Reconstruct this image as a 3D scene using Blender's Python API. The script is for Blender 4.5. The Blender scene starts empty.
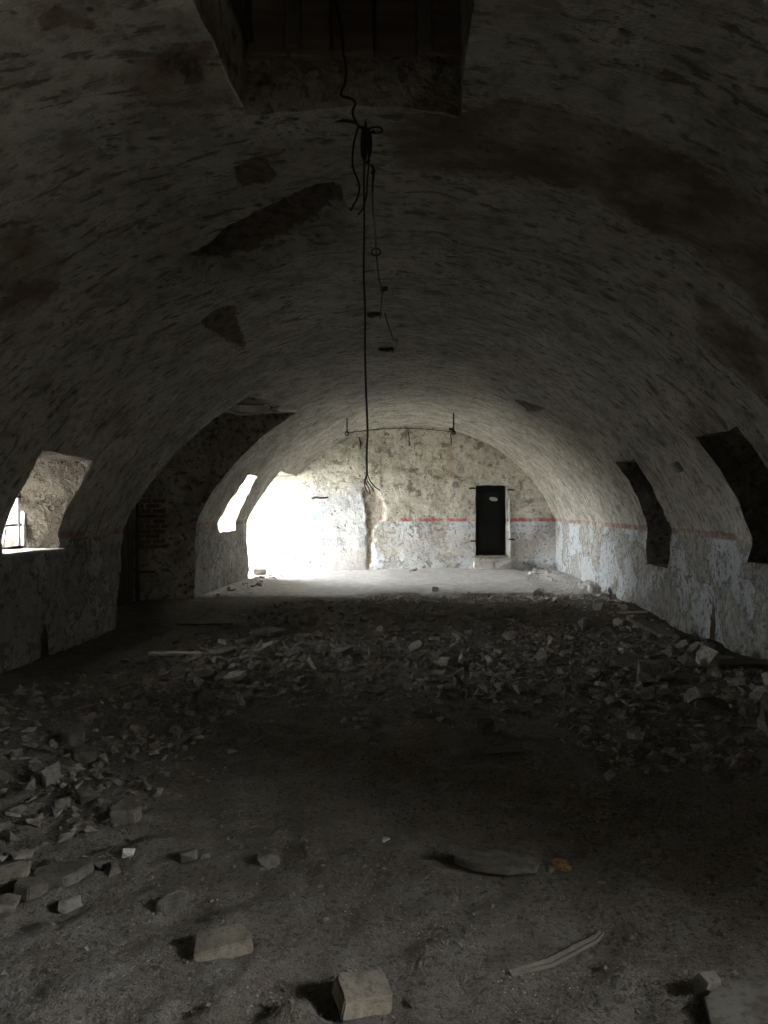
import bpy, bmesh, math, random
import numpy as np
from mathutils import Vector, Matrix, Euler

# ------------------------------------------------------------------ camera, world, light, exposure
scene = bpy.context.scene
C = scene.collection
F = 769.0                       # focal length in pixels of the 768 x 1024 frame
VX, VY = 430.0, 508.0           # vanishing point of the vault axis
EYE = 1.6
cam_d = bpy.data.cameras.new('camera')
cam_d.sensor_width = 36.0
cam_d.lens = F * 36.0 / 1024.0
cam_d.shift_x = -(VX - 384) / 1024.0
cam_d.shift_y = (VY - 512) / 1024.0
cam_d.clip_end = 200
cam = bpy.data.objects.new('camera', cam_d)
C.objects.link(cam)
cam.location = (0, 0, EYE)
cam.rotation_euler = (math.pi / 2, 0, 0)
scene.camera = cam

world = bpy.data.worlds.new('overcast_sky')
scene.world = world
world.use_nodes = True
wn = world.node_tree.nodes
bg = wn.get('Background') or wn.new('ShaderNodeBackground')
bg.inputs[0].default_value = (0.965, 1.0, 1.02, 1)
bg.inputs[1].default_value = 62.0


def portal(name, loc, sx, sz, side):
    """marks an open window so that the renderer finds the sky through it"""
    l = bpy.data.lights.new(name, 'AREA')
    l.shape = 'RECTANGLE'
    l.size = sx
    l.size_y = sz
    l.cycles.is_portal = True
    o = bpy.data.objects.new(name, l)
    C.objects.link(o)
    o.location = loc
    o.rotation_euler = (math.pi / 2, 0, -side * math.pi / 2) if side > 0 else (math.pi / 2, 0, math.pi / 2)
    o.rotation_euler = Euler((0, math.radians(-90 if side < 0 else 90), 0))
    return o


vs = scene.view_settings
vs.view_transform = 'Standard'
vs.look = 'None'
vs.gamma = 1.0
vs.use_curve_mapping = False
vs.exposure = 0.7
scene.cycles.use_denoising = True
scene.cycles.max_bounces = 10
scene.cycles.diffuse_bounces = 7
scene.cycles.sample_clamp_indirect = 30.0

# ------------------------------------------------------------------ the vault's measures
XL, XR = -4.15, 3.25            # side walls
XC, ZC, R = -0.45, -0.28, 4.02  # circle of the vault
ZS = 1.29                       # springing
YB, YF = 19.8, -5.0             # end wall, wall behind the camera
T, TL = 1.2, 2.2                # masonry thickness right, left
rng = random.Random(7)
nrng = np.random.default_rng(11)


# ------------------------------------------------------------------ helpers
def tag(o, label=None, cat=None, group=None, kind=None):
    if label: o['label'] = label
    if cat: o['category'] = cat
    if group: o['group'] = group
    if kind: o['kind'] = kind
    return o


def link(name, me, mat=None, parent=None):
    o = bpy.data.objects.new(name, me)
    C.objects.link(o)
    if mat is not None and me is not None and not me.materials:
        me.materials.append(mat)
    if parent is not None:
        o.parent = parent
    return o


def empty(name, loc=(0, 0, 0), rz=0):
    o = bpy.data.objects.new(name, None)
    C.objects.link(o)
    o.location = loc
    o.rotation_euler = (0, 0, rz)
    o.empty_display_size = 0.1
    return o


def mesh_from(name, v, f, smooth=False):
    me = bpy.data.meshes.new(name)
    me.from_pydata([tuple(map(float, p)) for p in v], [], [tuple(map(int, q)) for q in f])
    me.update()
    if smooth:
        me.shade_smooth()
    return me


def bm_mesh(name, bm, smooth=False):
    bmesh.ops.recalc_face_normals(bm, faces=bm.faces)
    if bm.calc_volume(signed=True) < 0:
        bmesh.ops.reverse_faces(bm, faces=bm.faces)
    me = bpy.data.meshes.new(name)
    bm.to_mesh(me)
    bm.free()
    if smooth:
        me.shade_smooth()
    return me


def lattice(seed, n=64):
    return np.random.default_rng(seed).random((n, n, n)).astype(np.float32)


_L = lattice(5)


def vnoise(x, y, z, s, off=0.0):
    """smooth 3-D value noise, -1..1"""
    n = _L.shape[0]
    p = [np.asarray(a, dtype=np.float64) * s + off + 500.0 for a in (x, y, z)]
    i = [np.floor(a).astype(np.int64) for a in p]
    f = [a - b for a, b in zip(p, i)]
    f = [a * a * (3 - 2 * a) for a in f]
    i0 = [a % n for a in i]
    i1 = [(a + 1) % n for a in i]
    def g(a, b, c): return _L[a, b, c]
    x0 = g(i0[0], i0[1], i0[2]) * (1 - f[0]) + g(i1[0], i0[1], i0[2]) * f[0]
    x1 = g(i0[0], i1[1], i0[2]) * (1 - f[0]) + g(i1[0], i1[1], i0[2]) * f[0]
    x2 = g(i0[0], i0[1], i1[2]) * (1 - f[0]) + g(i1[0], i0[1], i1[2]) * f[0]
    x3 = g(i0[0], i1[1], i1[2]) * (1 - f[0]) + g(i1[0], i1[1], i1[2]) * f[0]
    y0 = x0 * (1 - f[1]) + x1 * f[1]
    y1 = x2 * (1 - f[1]) + x3 * f[1]
    return (y0 * (1 - f[2]) + y1 * f[2]) * 2 - 1


def fbm(x, y, z, s, octs=4, off=0.0, gain=0.5):
    r = 0
    a = 1.0
    for k in range(octs):
        r = r + a * vnoise(x, y, z, s * 2 ** k, off + 17.3 * k)
        a *= gain
    return r


def seg_dist(px, py, poly, closed=True):
    """distance of points to a polyline"""
    best = np.full(px.shape, 1e9)
    n = len(poly)
    for k in range(n if closed else n - 1):
        ax, ay = poly[k]
        bx, by = poly[(k + 1) % n]
        dx, dy = bx - ax, by - ay
        t = np.clip(((px - ax) * dx + (py - ay) * dy) / (dx * dx + dy * dy + 1e-12), 0, 1)
        best = np.minimum(best, np.hypot(px - ax - t * dx, py - ay - t * dy))
    return best


def sdf(px, py, poly):
    """signed distance, positive inside"""
    d = seg_dist(px, py, poly)
    ins = np.zeros(px.shape, bool)
    n = len(poly)
    for k in range(n):
        ax, ay = poly[k]
        bx, by = poly[(k + 1) % n]
        if ay == by:
            continue
        c = ((ay > py) != (by > py)) & (px < (bx - ax) * (py - ay) / (by - ay) + ax)
        ins ^= c
    return np.where(ins, d, -d)


def on_vault(px, py):
    """photo point -> point on the vault, with its arc length s"""
    u, v = (px - VX) / F, (VY - py) / F
    a = u * u + v * v
    b = 2 * (u * (0 - XC) + v * (EYE - ZC))
    c = XC * XC + (EYE - ZC) ** 2 - R * R
    t = (-b + math.sqrt(b * b - 4 * a * c)) / (2 * a)
    x, z = u * t, EYE + v * t
    return Vector((x, t, z)), R * math.atan2(x - XC, z - ZC)


def on_floor(px, py):
    t = F * EYE / (py - VY)
    return (px - VX) * t / F, t


def at(px, py, y):
    return Vector(((px - VX) * y / F, y, EYE + (VY - py) * y / F))


def vpoly(pts):
    out = []
    for p in pts:
        v, s = on_vault(*p)
        out.append((s, v.y))
    return out


# ------------------------------------------------------------------ materials
def mat_new(name):
    m = bpy.data.materials.new(name)
    m.use_nodes = True
    nt = m.node_tree
    nt.nodes.clear()
    out = nt.nodes.new('ShaderNodeOutputMaterial')
    b = nt.nodes.new('ShaderNodeBsdfPrincipled')
    nt.links.new(b.outputs[0], out.inputs[0])
    return m, nt, b


class NT:
    """short node-graph writer"""
    def __init__(self, nt):
        self.nt = nt
        self.pos = nt.nodes.new('ShaderNodeNewGeometry').outputs['Position']

    def lk(self, a, b):
        self.nt.links.new(a, b)

    def val(self, sock, v):
        if hasattr(v, 'is_output'):
            self.lk(v, sock)
        elif v is not None:
            sock.default_value = v

    def math(self, op, a, b=None, c=None, clamp=False):
        n = self.nt.nodes.new('ShaderNodeMath')
        n.operation = op
        n.use_clamp = clamp
        self.val(n.inputs[0], a)
        if b is not None: self.val(n.inputs[1], b)
        if c is not None: self.val(n.inputs[2], c)
        return n.outputs[0]

    def sep(self, v=None):
        n = self.nt.nodes.new('ShaderNodeSeparateXYZ')
        self.lk(v or self.pos, n.inputs[0])
        return n.outputs

    def scaled(self, v, s, loc=(0, 0, 0)):
        n = self.nt.nodes.new('ShaderNodeMapping')
        self.lk(v or self.pos, n.inputs[0])
        n.inputs['Scale'].default_value = s
        n.inputs['Location'].default_value = loc
        return n.outputs[0]

    def noise(self, scale, detail=5, rough=0.55, vec=None, dist=0.0):
        n = self.nt.nodes.new('ShaderNodeTexNoise')
        self.lk(vec or self.pos, n.inputs['Vector'])
        n.inputs['Scale'].default_value = scale
        n.inputs['Detail'].default_value = detail
        n.inputs['Roughness'].default_value = rough
        n.inputs['Distortion'].default_value = dist
        return n.outputs['Fac']

    def voronoi(self, scale, feature='F1', vec=None, rand=1.0):
        n = self.nt.nodes.new('ShaderNodeTexVoronoi')
        n.feature = feature
        self.lk(vec or self.pos, n.inputs['Vector'])
        n.inputs['Scale'].default_value = scale
        n.inputs['Randomness'].default_value = rand
        return n.outputs['Distance']

    def step(self, v, a, b):
        """smooth ramp of v from a to b -> 0..1"""
        n = self.nt.nodes.new('ShaderNodeMapRange')
        n.interpolation_type = 'SMOOTHSTEP'
        self.val(n.inputs['Value'], v)
        n.inputs['From Min'].default_value = a
        n.inputs['From Max'].default_value = b
        return n.outputs[0]

    def mix(self, f, a, b, mode='MIX'):
        n = self.nt.nodes.new('ShaderNodeMix')
        n.data_type = 'RGBA'
        n.blend_type = mode
        self.val(n.inputs[0], f)
        self.val(n.inputs[6], a if hasattr(a, 'is_output') else (*a, 1))
        self.val(n.inputs[7], b if hasattr(b, 'is_output') else (*b, 1))
        return n.outputs[2]

    def attr(self, name):
        n = self.nt.nodes.new('ShaderNodeAttribute')
        n.attribute_name = name
        return n.outputs['Fac']

    def bump(self, h, strength, dist, base=None):
        n = self.nt.nodes.new('ShaderNodeBump')
        n.inputs['Strength'].default_value = strength
        n.inputs['Distance'].default_value = dist
        self.lk(h, n.inputs['Height'])
        if base is not None:
            self.lk(base, n.inputs['Normal'])
        return n.outputs[0]

    def obj(self):
        return self.nt.nodes.new('ShaderNodeTexCoord').outputs['Object']

    def rand(self):
        return self.nt.nodes.new('ShaderNodeObjectInfo').outputs['Random']


def inrange(g, v, a, b, soft):
    return g.math('MULTIPLY', g.step(v, a - soft, a + soft), g.math('SUBTRACT', 1.0, g.step(v, b - soft, b + soft)))


def plaster_material(name, back=False, reveal=False):
    m, nt, b = mat_new(name)
    g = NT(nt)
    x, y, z = g.sep()[0], g.sep()[1], g.sep()[2]
    n1 = g.noise(0.55, 4, 0.6)
    n2 = g.noise(2.6, 6, 0.62)
    n3 = g.noise(11, 6, 0.6)
    n4 = g.noise(38, 4, 0.6)
    # limewash of the vault: grey beige, mottled
    col = g.mix(g.step(n1, 0.35, 0.65), (0.55, 0.515, 0.43), (0.47, 0.45, 0.38))
    col = g.mix(g.step(n2, 0.45, 0.72), col, (0.66, 0.63, 0.55))
    col = g.mix(g.math('MULTIPLY', g.step(n2, 0.50, 0.30), 0.7), col, (0.29, 0.255, 0.195))
    col = g.mix(g.math('MULTIPLY', g.step(n3, 0.52, 0.36), 0.5), col, (0.22, 0.19, 0.15))
    # brushed streaks and flecks that run round the vault
    n5 = g.noise(4.5, 6, 0.65, vec=g.scaled(g.pos, (1, 3.0, 1)))
    fleck = g.step(n5, 0.455, 0.365)
    col = g.mix(g.math('MULTIPLY', fleck, 0.8), col, (0.17, 0.145, 0.11))
    col = g.mix(g.math('MULTIPLY', g.step(n5, 0.56, 0.68), 0.5), col, (0.70, 0.67, 0.59))
    n6 = g.noise(1.3, 5, 0.65)
    zz = g.math('ADD', z, g.math('MULTIPLY', g.math('SUBTRACT', n3, 0.5), 0.05))
    # dado: pale blue-grey wash below the red stripe, worn off in places
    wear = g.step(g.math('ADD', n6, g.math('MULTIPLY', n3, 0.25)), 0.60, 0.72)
    low = g.math('SUBTRACT', 1.0, g.step(z, 0.15, 0.75))
    dado = g.mix(g.step(n2, 0.4, 0.65), (0.56, 0.59, 0.615), (0.72, 0.745, 0.765))
    dado = g.mix(g.math('MULTIPLY', wear, 0.9), dado, g.mix(g.step(n3, 0.35, 0.6), (0.27, 0.245, 0.20), (0.47, 0.45, 0.405)))
    dado = g.mix(g.math('MULTIPLY', g.step(n3, 0.50, 0.34), 0.75), dado, (0.20, 0.175, 0.14))
    dado = g.mix(g.math('MULTIPLY', g.step(x, XL + 0.4, XL + 0.2), g.step(n1, 0.36, 0.6)), dado, (0.36, 0.345, 0.295))
    dado = g.mix(g.math('MULTIPLY', low, g.math('MULTIPLY', g.step(n1, 0.42, 0.6), 0.5)), dado, (0.50, 0.50, 0.48))
    edge = g.math('MULTIPLY', g.math('MULTIPLY', wear, g.math('SUBTRACT', 1.0, wear)), 3.2)  # rim of the worn patches: shadow of the flakes painted as dark lines
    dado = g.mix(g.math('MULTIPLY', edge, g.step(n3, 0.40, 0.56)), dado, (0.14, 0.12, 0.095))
    isd = g.math('SUBTRACT', 1.0, g.step(zz, 1.24, 1.27))
    red = g.math('MULTIPLY', inrange(g, zz, 1.255, 1.335, 0.012), g.step(g.math('ADD', n2, g.math('MULTIPLY', n3, 0.3)), 0.82, 0.56))
    red = g.math('MULTIPLY', red, 0.8)
    if back:
        # right of the wall chase blue dado and red stripe, left of it a whitish wash without stripe
        xe = g.math('ADD', x, g.math('MULTIPLY', g.math('SUBTRACT', n2, 0.5), 0.2))
        right = g.step(xe, -1.52, -1.42)
        white = g.mix(g.step(n2, 0.40, 0.62), (0.44, 0.44, 0.465), (0.57, 0.57, 0.56))
        white = g.mix(g.math('MULTIPLY', g.step(n3, 0.47, 0.33), 0.6), white, (0.34, 0.31, 0.28))
        grime = g.math('MULTIPLY', g.math('SUBTRACT', 1.0, g.step(g.math('ADD', z, g.math('MULTIPLY', n2, 0.9)), 0.75, 1.35)), g.step(n3, 0.38, 0.60))
        white = g.mix(g.math('MULTIPLY', grime, 0.75), white, (0.42, 0.37, 0.31))
        upl = g.step(g.math('ADD', z, g.math('MULTIPLY', n2, 0.8)), 2.2, 2.8)
        white = g.mix(upl, white, col)
        # worn band in the middle of the dado
        worn = g.math('MULTIPLY', inrange(g, z, 0.35, 0.95, 0.2), g.step(n3, 0.42, 0.56))
        dado = g.mix(g.math('MULTIPLY', worn, 0.8), dado, (0.46, 0.40, 0.33))
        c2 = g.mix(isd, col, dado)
        c2 = g.mix(red, c2, (0.42, 0.05, 0.05))
        col = g.mix(right, white, c2)
        # pale blue scrap and ochre streak on the wall
        bl = g.math('MULTIPLY', inrange(g, g.math('ADD', x, g.math('MULTIPLY', n3, 0.25)), -2.86, -2.70, 0.04), inrange(g, z, 1.25, 1.55, 0.1))
        col = g.mix(g.math('MULTIPLY', bl, 0.8), col, (0.25, 0.50, 0.72))
        oc = g.math('MULTIPLY', inrange(g, x, 0.42, 0.60, 0.05), inrange(g, z, 2.35, 3.2, 0.12))
        col = g.mix(g.math('MULTIPLY', oc, 0.55), col, (0.40, 0.33, 0.20))
        dk = g.math('MULTIPLY', inrange(g, g.math('ADD', x, g.math('MULTIPLY', n3, 0.2)), -3.0, -2.1, 0.1), inrange(g, zz, 0.62, 0.86, 0.05))
        col = g.mix(g.math('MULTIPLY', dk, g.math('MULTIPLY', g.step(n3, 0.40, 0.55), 0.6)), col, (0.27, 0.25, 0.27))
    else:
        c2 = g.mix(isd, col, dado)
        c2 = g.mix(g.math('MULTIPLY', red, 0.7), c2, (0.27, 0.105, 0.09))
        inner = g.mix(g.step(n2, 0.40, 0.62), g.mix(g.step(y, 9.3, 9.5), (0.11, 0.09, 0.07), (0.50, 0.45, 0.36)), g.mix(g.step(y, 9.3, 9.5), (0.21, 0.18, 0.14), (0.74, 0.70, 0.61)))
        inner_right = g.mix(g.step(n2, 0.40, 0.62), (0.20, 0.172, 0.133), (0.34, 0.305, 0.25))  # darker reveal plaster for the openings in the right half
        inner = g.mix(g.step(x, 0.0, 0.1), inner, inner_right)
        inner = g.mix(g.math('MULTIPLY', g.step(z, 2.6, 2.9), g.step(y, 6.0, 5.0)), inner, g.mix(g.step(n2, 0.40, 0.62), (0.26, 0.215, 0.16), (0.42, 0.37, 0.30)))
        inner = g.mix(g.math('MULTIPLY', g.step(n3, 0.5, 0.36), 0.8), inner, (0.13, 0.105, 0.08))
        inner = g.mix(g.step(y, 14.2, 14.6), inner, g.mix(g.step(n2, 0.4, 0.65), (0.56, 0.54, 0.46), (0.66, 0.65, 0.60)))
        col = inner if reveal else c2
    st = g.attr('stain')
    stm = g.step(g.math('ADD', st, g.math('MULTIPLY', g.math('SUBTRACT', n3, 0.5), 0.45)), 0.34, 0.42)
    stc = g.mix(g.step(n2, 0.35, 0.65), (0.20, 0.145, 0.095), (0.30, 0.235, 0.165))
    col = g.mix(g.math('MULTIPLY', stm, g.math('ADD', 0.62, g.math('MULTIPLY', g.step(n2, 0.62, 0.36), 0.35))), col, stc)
    pt = g.attr('patch')
    ptm = g.step(g.math('ADD', pt, g.math('MULTIPLY', g.math('SUBTRACT', n3, 0.5), 0.14)), 0.30, 0.325)
    ptc = g.mix(g.step(n3, 0.35, 0.62), (0.13, 0.105, 0.08), (0.24, 0.20, 0.155))
    if back:
        ptc = g.mix(g.step(n3, 0.35, 0.62), (0.26, 0.21, 0.16), (0.46, 0.42, 0.36))
    col = g.mix(ptm, col, ptc)
    # flaked pits
    pit = g.math('MULTIPLY', g.step(g.voronoi(5.5), 0.20, 0.08), g.step(g.noise(1.7, 3), 0.50, 0.60))
    pit2 = g.math('MULTIPLY', g.step(g.voronoi(13.0), 0.26, 0.12), g.step(g.noise(3.1, 3), 0.52, 0.62))
    pits = g.math('MAXIMUM', pit, pit2)
    col = g.mix(g.math('MULTIPLY', pits, 0.75), col, (0.15, 0.125, 0.095))
    nt.links.new(col, b.inputs['Base Color'])
    b.inputs['Roughness'].default_value = 0.93
    b.inputs['Specular IOR Level'].default_value = 0.15
    h = g.math('ADD', g.math('MULTIPLY', n3, 0.75), g.math('MULTIPLY', n4, 0.30))
    h = g.math('SUBTRACT', h, g.math('MULTIPLY', pits, 0.5))
    h = g.math('SUBTRACT', h, g.math('MULTIPLY', ptm, 0.4))
    h = g.math('ADD', h, g.math('ADD', g.math('MULTIPLY', n2, 0.3 if back else 1.0), g.math('MULTIPLY', n5, 0.0 if back else 1.0)))
    h = g.math('SUBTRACT', h, g.math('MULTIPLY', wear, 0.45))
    nt.links.new(g.bump(h, 0.6 if back else 1.0, 0.05 if back else 0.13), b.inputs['Normal'])
    return m


def rock_material(name, c1, c2, c3, scale=1.0, spread=0.35):
    m, nt, b = mat_new(name)
    g = NT(nt)
    v = g.obj()
    r = g.rand()
    n1 = g.noise(6 * scale, 5, 0.6)
    n2 = g.noise(30 * scale, 5, 0.65)
    col = g.mix(g.step(n1, 0.38, 0.64), c1, c2)
    col = g.mix(g.math('MULTIPLY', g.step(n2, 0.52, 0.38), 0.6), col, c3)
    k = g.math('ADD', 1.0 - spread / 2, g.math('MULTIPLY', r, spread))
    n = nt.nodes.new('ShaderNodeHueSaturation')
    nt.links.new(k, n.inputs['Value'])
    nt.links.new(col, n.inputs['Color'])
    nt.links.new(n.outputs[0], b.inputs['Base Color'])
    b.inputs['Roughness'].default_value = 0.92
    b.inputs['Specular IOR Level'].default_value = 0.15
    nt.links.new(g.bump(g.math('ADD', n2, n1), 0.7, 0.012), b.inputs['Normal'])
    return m


def floor_material():
    m, nt, b = mat_new('earth_floor')
    g = NT(nt)
    x, y, z = g.sep()[0], g.sep()[1], g.sep()[2]
    n1 = g.noise(0.9, 5, 0.6)
    n2 = g.noise(5, 7, 0.65)
    n3 = g.noise(38, 5, 0.65)
    n4 = g.noise(120, 3, 0.6)
    col = g.mix(g.step(n1, 0.36, 0.62), (0.165, 0.145, 0.115), (0.22, 0.20, 0.17))
    col = g.mix(g.math('MULTIPLY', g.step(n2, 0.46, 0.64), 0.7), col, (0.245, 0.235, 0.215))
    col = g.mix(g.math('MULTIPLY', g.step(n3, 0.5, 0.36), 0.7), col, (0.085, 0.07, 0.055))
    # bare dusty concrete in front of the end wall
    ye = g.math('ADD', y, g.math('MULTIPLY', g.math('SUBTRACT', n2, 0.5), 0.9))
    con = g.mix(g.step(n2, 0.38, 0.62), (0.48, 0.465, 0.45), (0.63, 0.62, 0.61))
    con = g.mix(g.math('MULTIPLY', g.step(n3, 0.48, 0.34), 0.6), con, (0.20, 0.175, 0.15))
    col = g.mix(g.step(ye, 13.6, 14.3), col, con)
    # dust worn trodden path, brownish floor by the niche
    col = g.mix(g.math('MULTIPLY', g.step(n4, 0.54, 0.70), 0.6), col, (0.33, 0.315, 0.285))
    col = g.mix(g.math('MULTIPLY', g.step(n4, 0.44, 0.32), 0.6), col, (0.07, 0.06, 0.045))
    pale = g.math('MULTIPLY', g.step(g.voronoi(40), 0.20, 0.10), g.step(g.noise(2.2, 3), 0.48, 0.62))
    col = g.mix(pale, col, (0.46, 0.44, 0.40))
    nt.links.new(col, b.inputs['Base Color'])
    b.inputs['Roughness'].default_value = 0.95
    b.inputs['Specular IOR Level'].default_value = 0.12
    h = g.math('ADD', g.math('MULTIPLY', n2, 1.0), g.math('ADD', g.math('MULTIPLY', n3, 0.45), g.math('MULTIPLY', n4, 0.18)))
    nt.links.new(g.bump(h, 1.0, 0.06), b.inputs['Normal'])
    return m


def simple_material(name, c1, c2, scale=8.0, rough=0.8, metal=0.0, bump=0.3, stretch=(1, 1, 1), bd=0.01):
    m, nt, b = mat_new(name)
    g = NT(nt)
    v = g.scaled(g.obj(), stretch)
    n1 = g.noise(scale, 6, 0.6, vec=v)
    n2 = g.noise(scale * 5, 4, 0.6, vec=v)
    col = g.mix(g.step(g.math('ADD', g.math('MULTIPLY', n1, 0.7), g.math('MULTIPLY', n2, 0.3)), 0.36, 0.64), c1, c2)
    nt.links.new(col, b.inputs['Base Color'])
    b.inputs['Roughness'].default_value = rough
    b.inputs['Metallic'].default_value = metal
    nt.links.new(g.bump(n2, bump, bd), b.inputs['Normal'])
    return m


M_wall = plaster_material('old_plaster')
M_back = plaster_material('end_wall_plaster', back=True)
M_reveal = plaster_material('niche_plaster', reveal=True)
M_floor = floor_material()
M_rub = rock_material('dusty_rubble', (0.145, 0.132, 0.112), (0.21, 0.196, 0.172), (0.09, 0.077, 0.062), 1.0, 0.5)
M_pale = rock_material('pale_rubble', (0.48, 0.45, 0.41), (0.62, 0.60, 0.57), (0.28, 0.25, 0.22), 1.0, 0.4)
M_deb = rock_material('mid_floor_rubble', (0.24, 0.222, 0.192), (0.37, 0.346, 0.308), (0.125, 0.108, 0.088), 1.0, 0.7)
M_tan = rock_material('tan_brick', (0.185, 0.165, 0.13), (0.245, 0.222, 0.18), (0.115, 0.10, 0.08), 1.3, 0.1)
M_red = rock_material('old_wall_brick', (0.19, 0.145, 0.11), (0.26, 0.21, 0.165), (0.12, 0.09, 0.07), 1.0, 0.4)
M_white = rock_material('white_stone', (0.55, 0.53, 0.49), (0.66, 0.64, 0.60), (0.38, 0.35, 0.31), 1.0, 0.1)
M_ochre = rock_material('ochre_stone', (0.36, 0.25, 0.11), (0.46, 0.34, 0.17), (0.2, 0.13, 0.06), 3.0, 0.1)
M_wood = simple_material('grey_wood', (0.10, 0.082, 0.062), (0.17, 0.145, 0.11), 6, 0.85, 0, 0.4, (1, 1, 0.12))
M_woodx = simple_material('brown_boards', (0.13, 0.095, 0.07), (0.22, 0.165, 0.125), 6, 0.85, 0, 0.4, (0.15, 1, 1))
M_dkwood = simple_material('dark_stained_wood', (0.022, 0.018, 0.014), (0.05, 0.042, 0.034), 6, 0.85, 0, 0.4, (1, 1, 0.15))
M_palewood = simple_material('pale_weathered_wood', (0.40, 0.37, 0.31), (0.52, 0.49, 0.43), 7, 0.8, 0, 0.3, (0.2, 1, 1))
M_stick = simple_material('grey_stick', (0.125, 0.112, 0.09), (0.185, 0.168, 0.138), 9, 0.85, 0, 0.4)
M_white_paint = simple_material('flaking_white_paint', (0.62, 0.62, 0.60), (0.74, 0.74, 0.73), 14, 0.6, 0, 0.3)
M_iron = simple_material('rusty_iron', (0.03, 0.025, 0.022), (0.075, 0.05, 0.038), 20, 0.8, 0.3, 0.3)
M_rubber = simple_material('black_cable_rubber', (0.012, 0.012, 0.012), (0.022, 0.021, 0.02), 20, 0.6, 0, 0.1)
M_door = simple_material('dark_green_door_paint', (0.005, 0.008, 0.006), (0.010, 0.013, 0.011), 5, 0.85, 0, 0.2)
M_plate = simple_material('enamel_plate', (0.50, 0.50, 0.47), (0.62, 0.62, 0.58), 9, 0.5, 0, 0.1)
M_box = simple_material('grey_plastic_box', (0.24, 0.26, 0.25), (0.30, 0.32, 0.31), 9, 0.6, 0, 0.1)
M_leaf = simple_material('dry_leaf', (0.42, 0.36, 0.16), (0.55, 0.48, 0.22), 20, 0.7, 0, 0.1)
M_ground = simple_material('yard_ground', (0.30, 0.29, 0.25), (0.40, 0.39, 0.35), 0.8, 0.9, 0, 0.2)

m, nt, b = mat_new('dirty_window_glass')
g = NT(nt)
tr = nt.nodes.new('ShaderNodeBsdfTransparent')
tl = nt.nodes.new('ShaderNodeBsdfTranslucent')
tl.inputs[0].default_value = (0.80, 0.80, 0.78, 1)
gl = nt.nodes.new('ShaderNodeBsdfDiffuse')
gl.inputs[0].default_value = (0.35, 0.34, 0.32, 1)
mx = nt.nodes.new('ShaderNodeMixShader')
mx2 = nt.nodes.new('ShaderNodeMixShader')
dirt = g.step(g.noise(7, 6, 0.65), 0.40, 0.66)
g.lk(g.math('ADD', 0.2, g.math('MULTIPLY', dirt, 0.5)), mx.inputs[0])
g.lk(tr.outputs[0], mx.inputs[1])
g.lk(tl.outputs[0], mx.inputs[2])
mx2.inputs[0].default_value = 0.25
g.lk(mx.outputs[0], mx2.inputs[1])
g.lk(gl.outputs[0], mx2.inputs[2])
g.lk(mx2.outputs[0], nt.nodes['Material Output'].inputs[0])
M_glass = m

# ------------------------------------------------------------------ openings: cutters
def grid_solid(name, inner, outer):
    """closed solid between two grids of equal shape (ny, nx, 3)"""
    ny, nx = inner.shape[:2]
    v = np.concatenate([inner.reshape(-1, 3), outer.reshape(-1, 3)])
    N = ny * nx
    idx = np.arange(N).reshape(ny, nx)
    a, b_, c, d = idx[:-1, :-1].ravel(), idx[:-1, 1:].ravel(), idx[1:, 1:].ravel(), idx[1:, :-1].ravel()
    f = [np.stack([a, b_, c, d], 1), np.stack([d, c, b_, a], 1) + N]
    def rim(line):
        p, q = line[:-1], line[1:]
        return np.stack([q, p, p + N, q + N], 1)
    f += [rim(idx[0]), rim(idx[:, -1]), rim(idx[-1][::-1]), rim(idx[:, 0][::-1])]
    f = np.concatenate(f)
    p, q, r_, w_ = (v[f[:, k]] for k in range(4))
    if (np.einsum('ij,ij->i', p, np.cross(q, r_)) + np.einsum('ij,ij->i', p, np.cross(r_, w_))).sum() < 0:
        f = f[:, ::-1].copy()
    me = bpy.data.meshes.new(name)
    me.vertices.add(len(v))
    me.vertices.foreach_set('co', v.astype(np.float32).ravel())
    me.loops.add(len(f) * 4)
    me.loops.foreach_set('vertex_index', f.astype(np.int32).ravel())
    me.polygons.add(len(f))
    me.polygons.foreach_set('loop_start', np.arange(0, len(f) * 4, 4, dtype=np.int32))
    me.polygons.foreach_set('loop_total', np.full(len(f), 4, dtype=np.int32))
    me.update(calc_edges=True)
    me.validate()
    return me


def resample(poly, step):
    out = []
    n = len(poly)
    for k in range(n):
        a, b_ = np.array(poly[k], float), np.array(poly[(k + 1) % n], float)
        m_ = max(1, int(round(np.linalg.norm(b_ - a) / step)))
        for j in range(m_):
            out.append(a + (b_ - a) * j / m_)
    return np.array(out)


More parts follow.
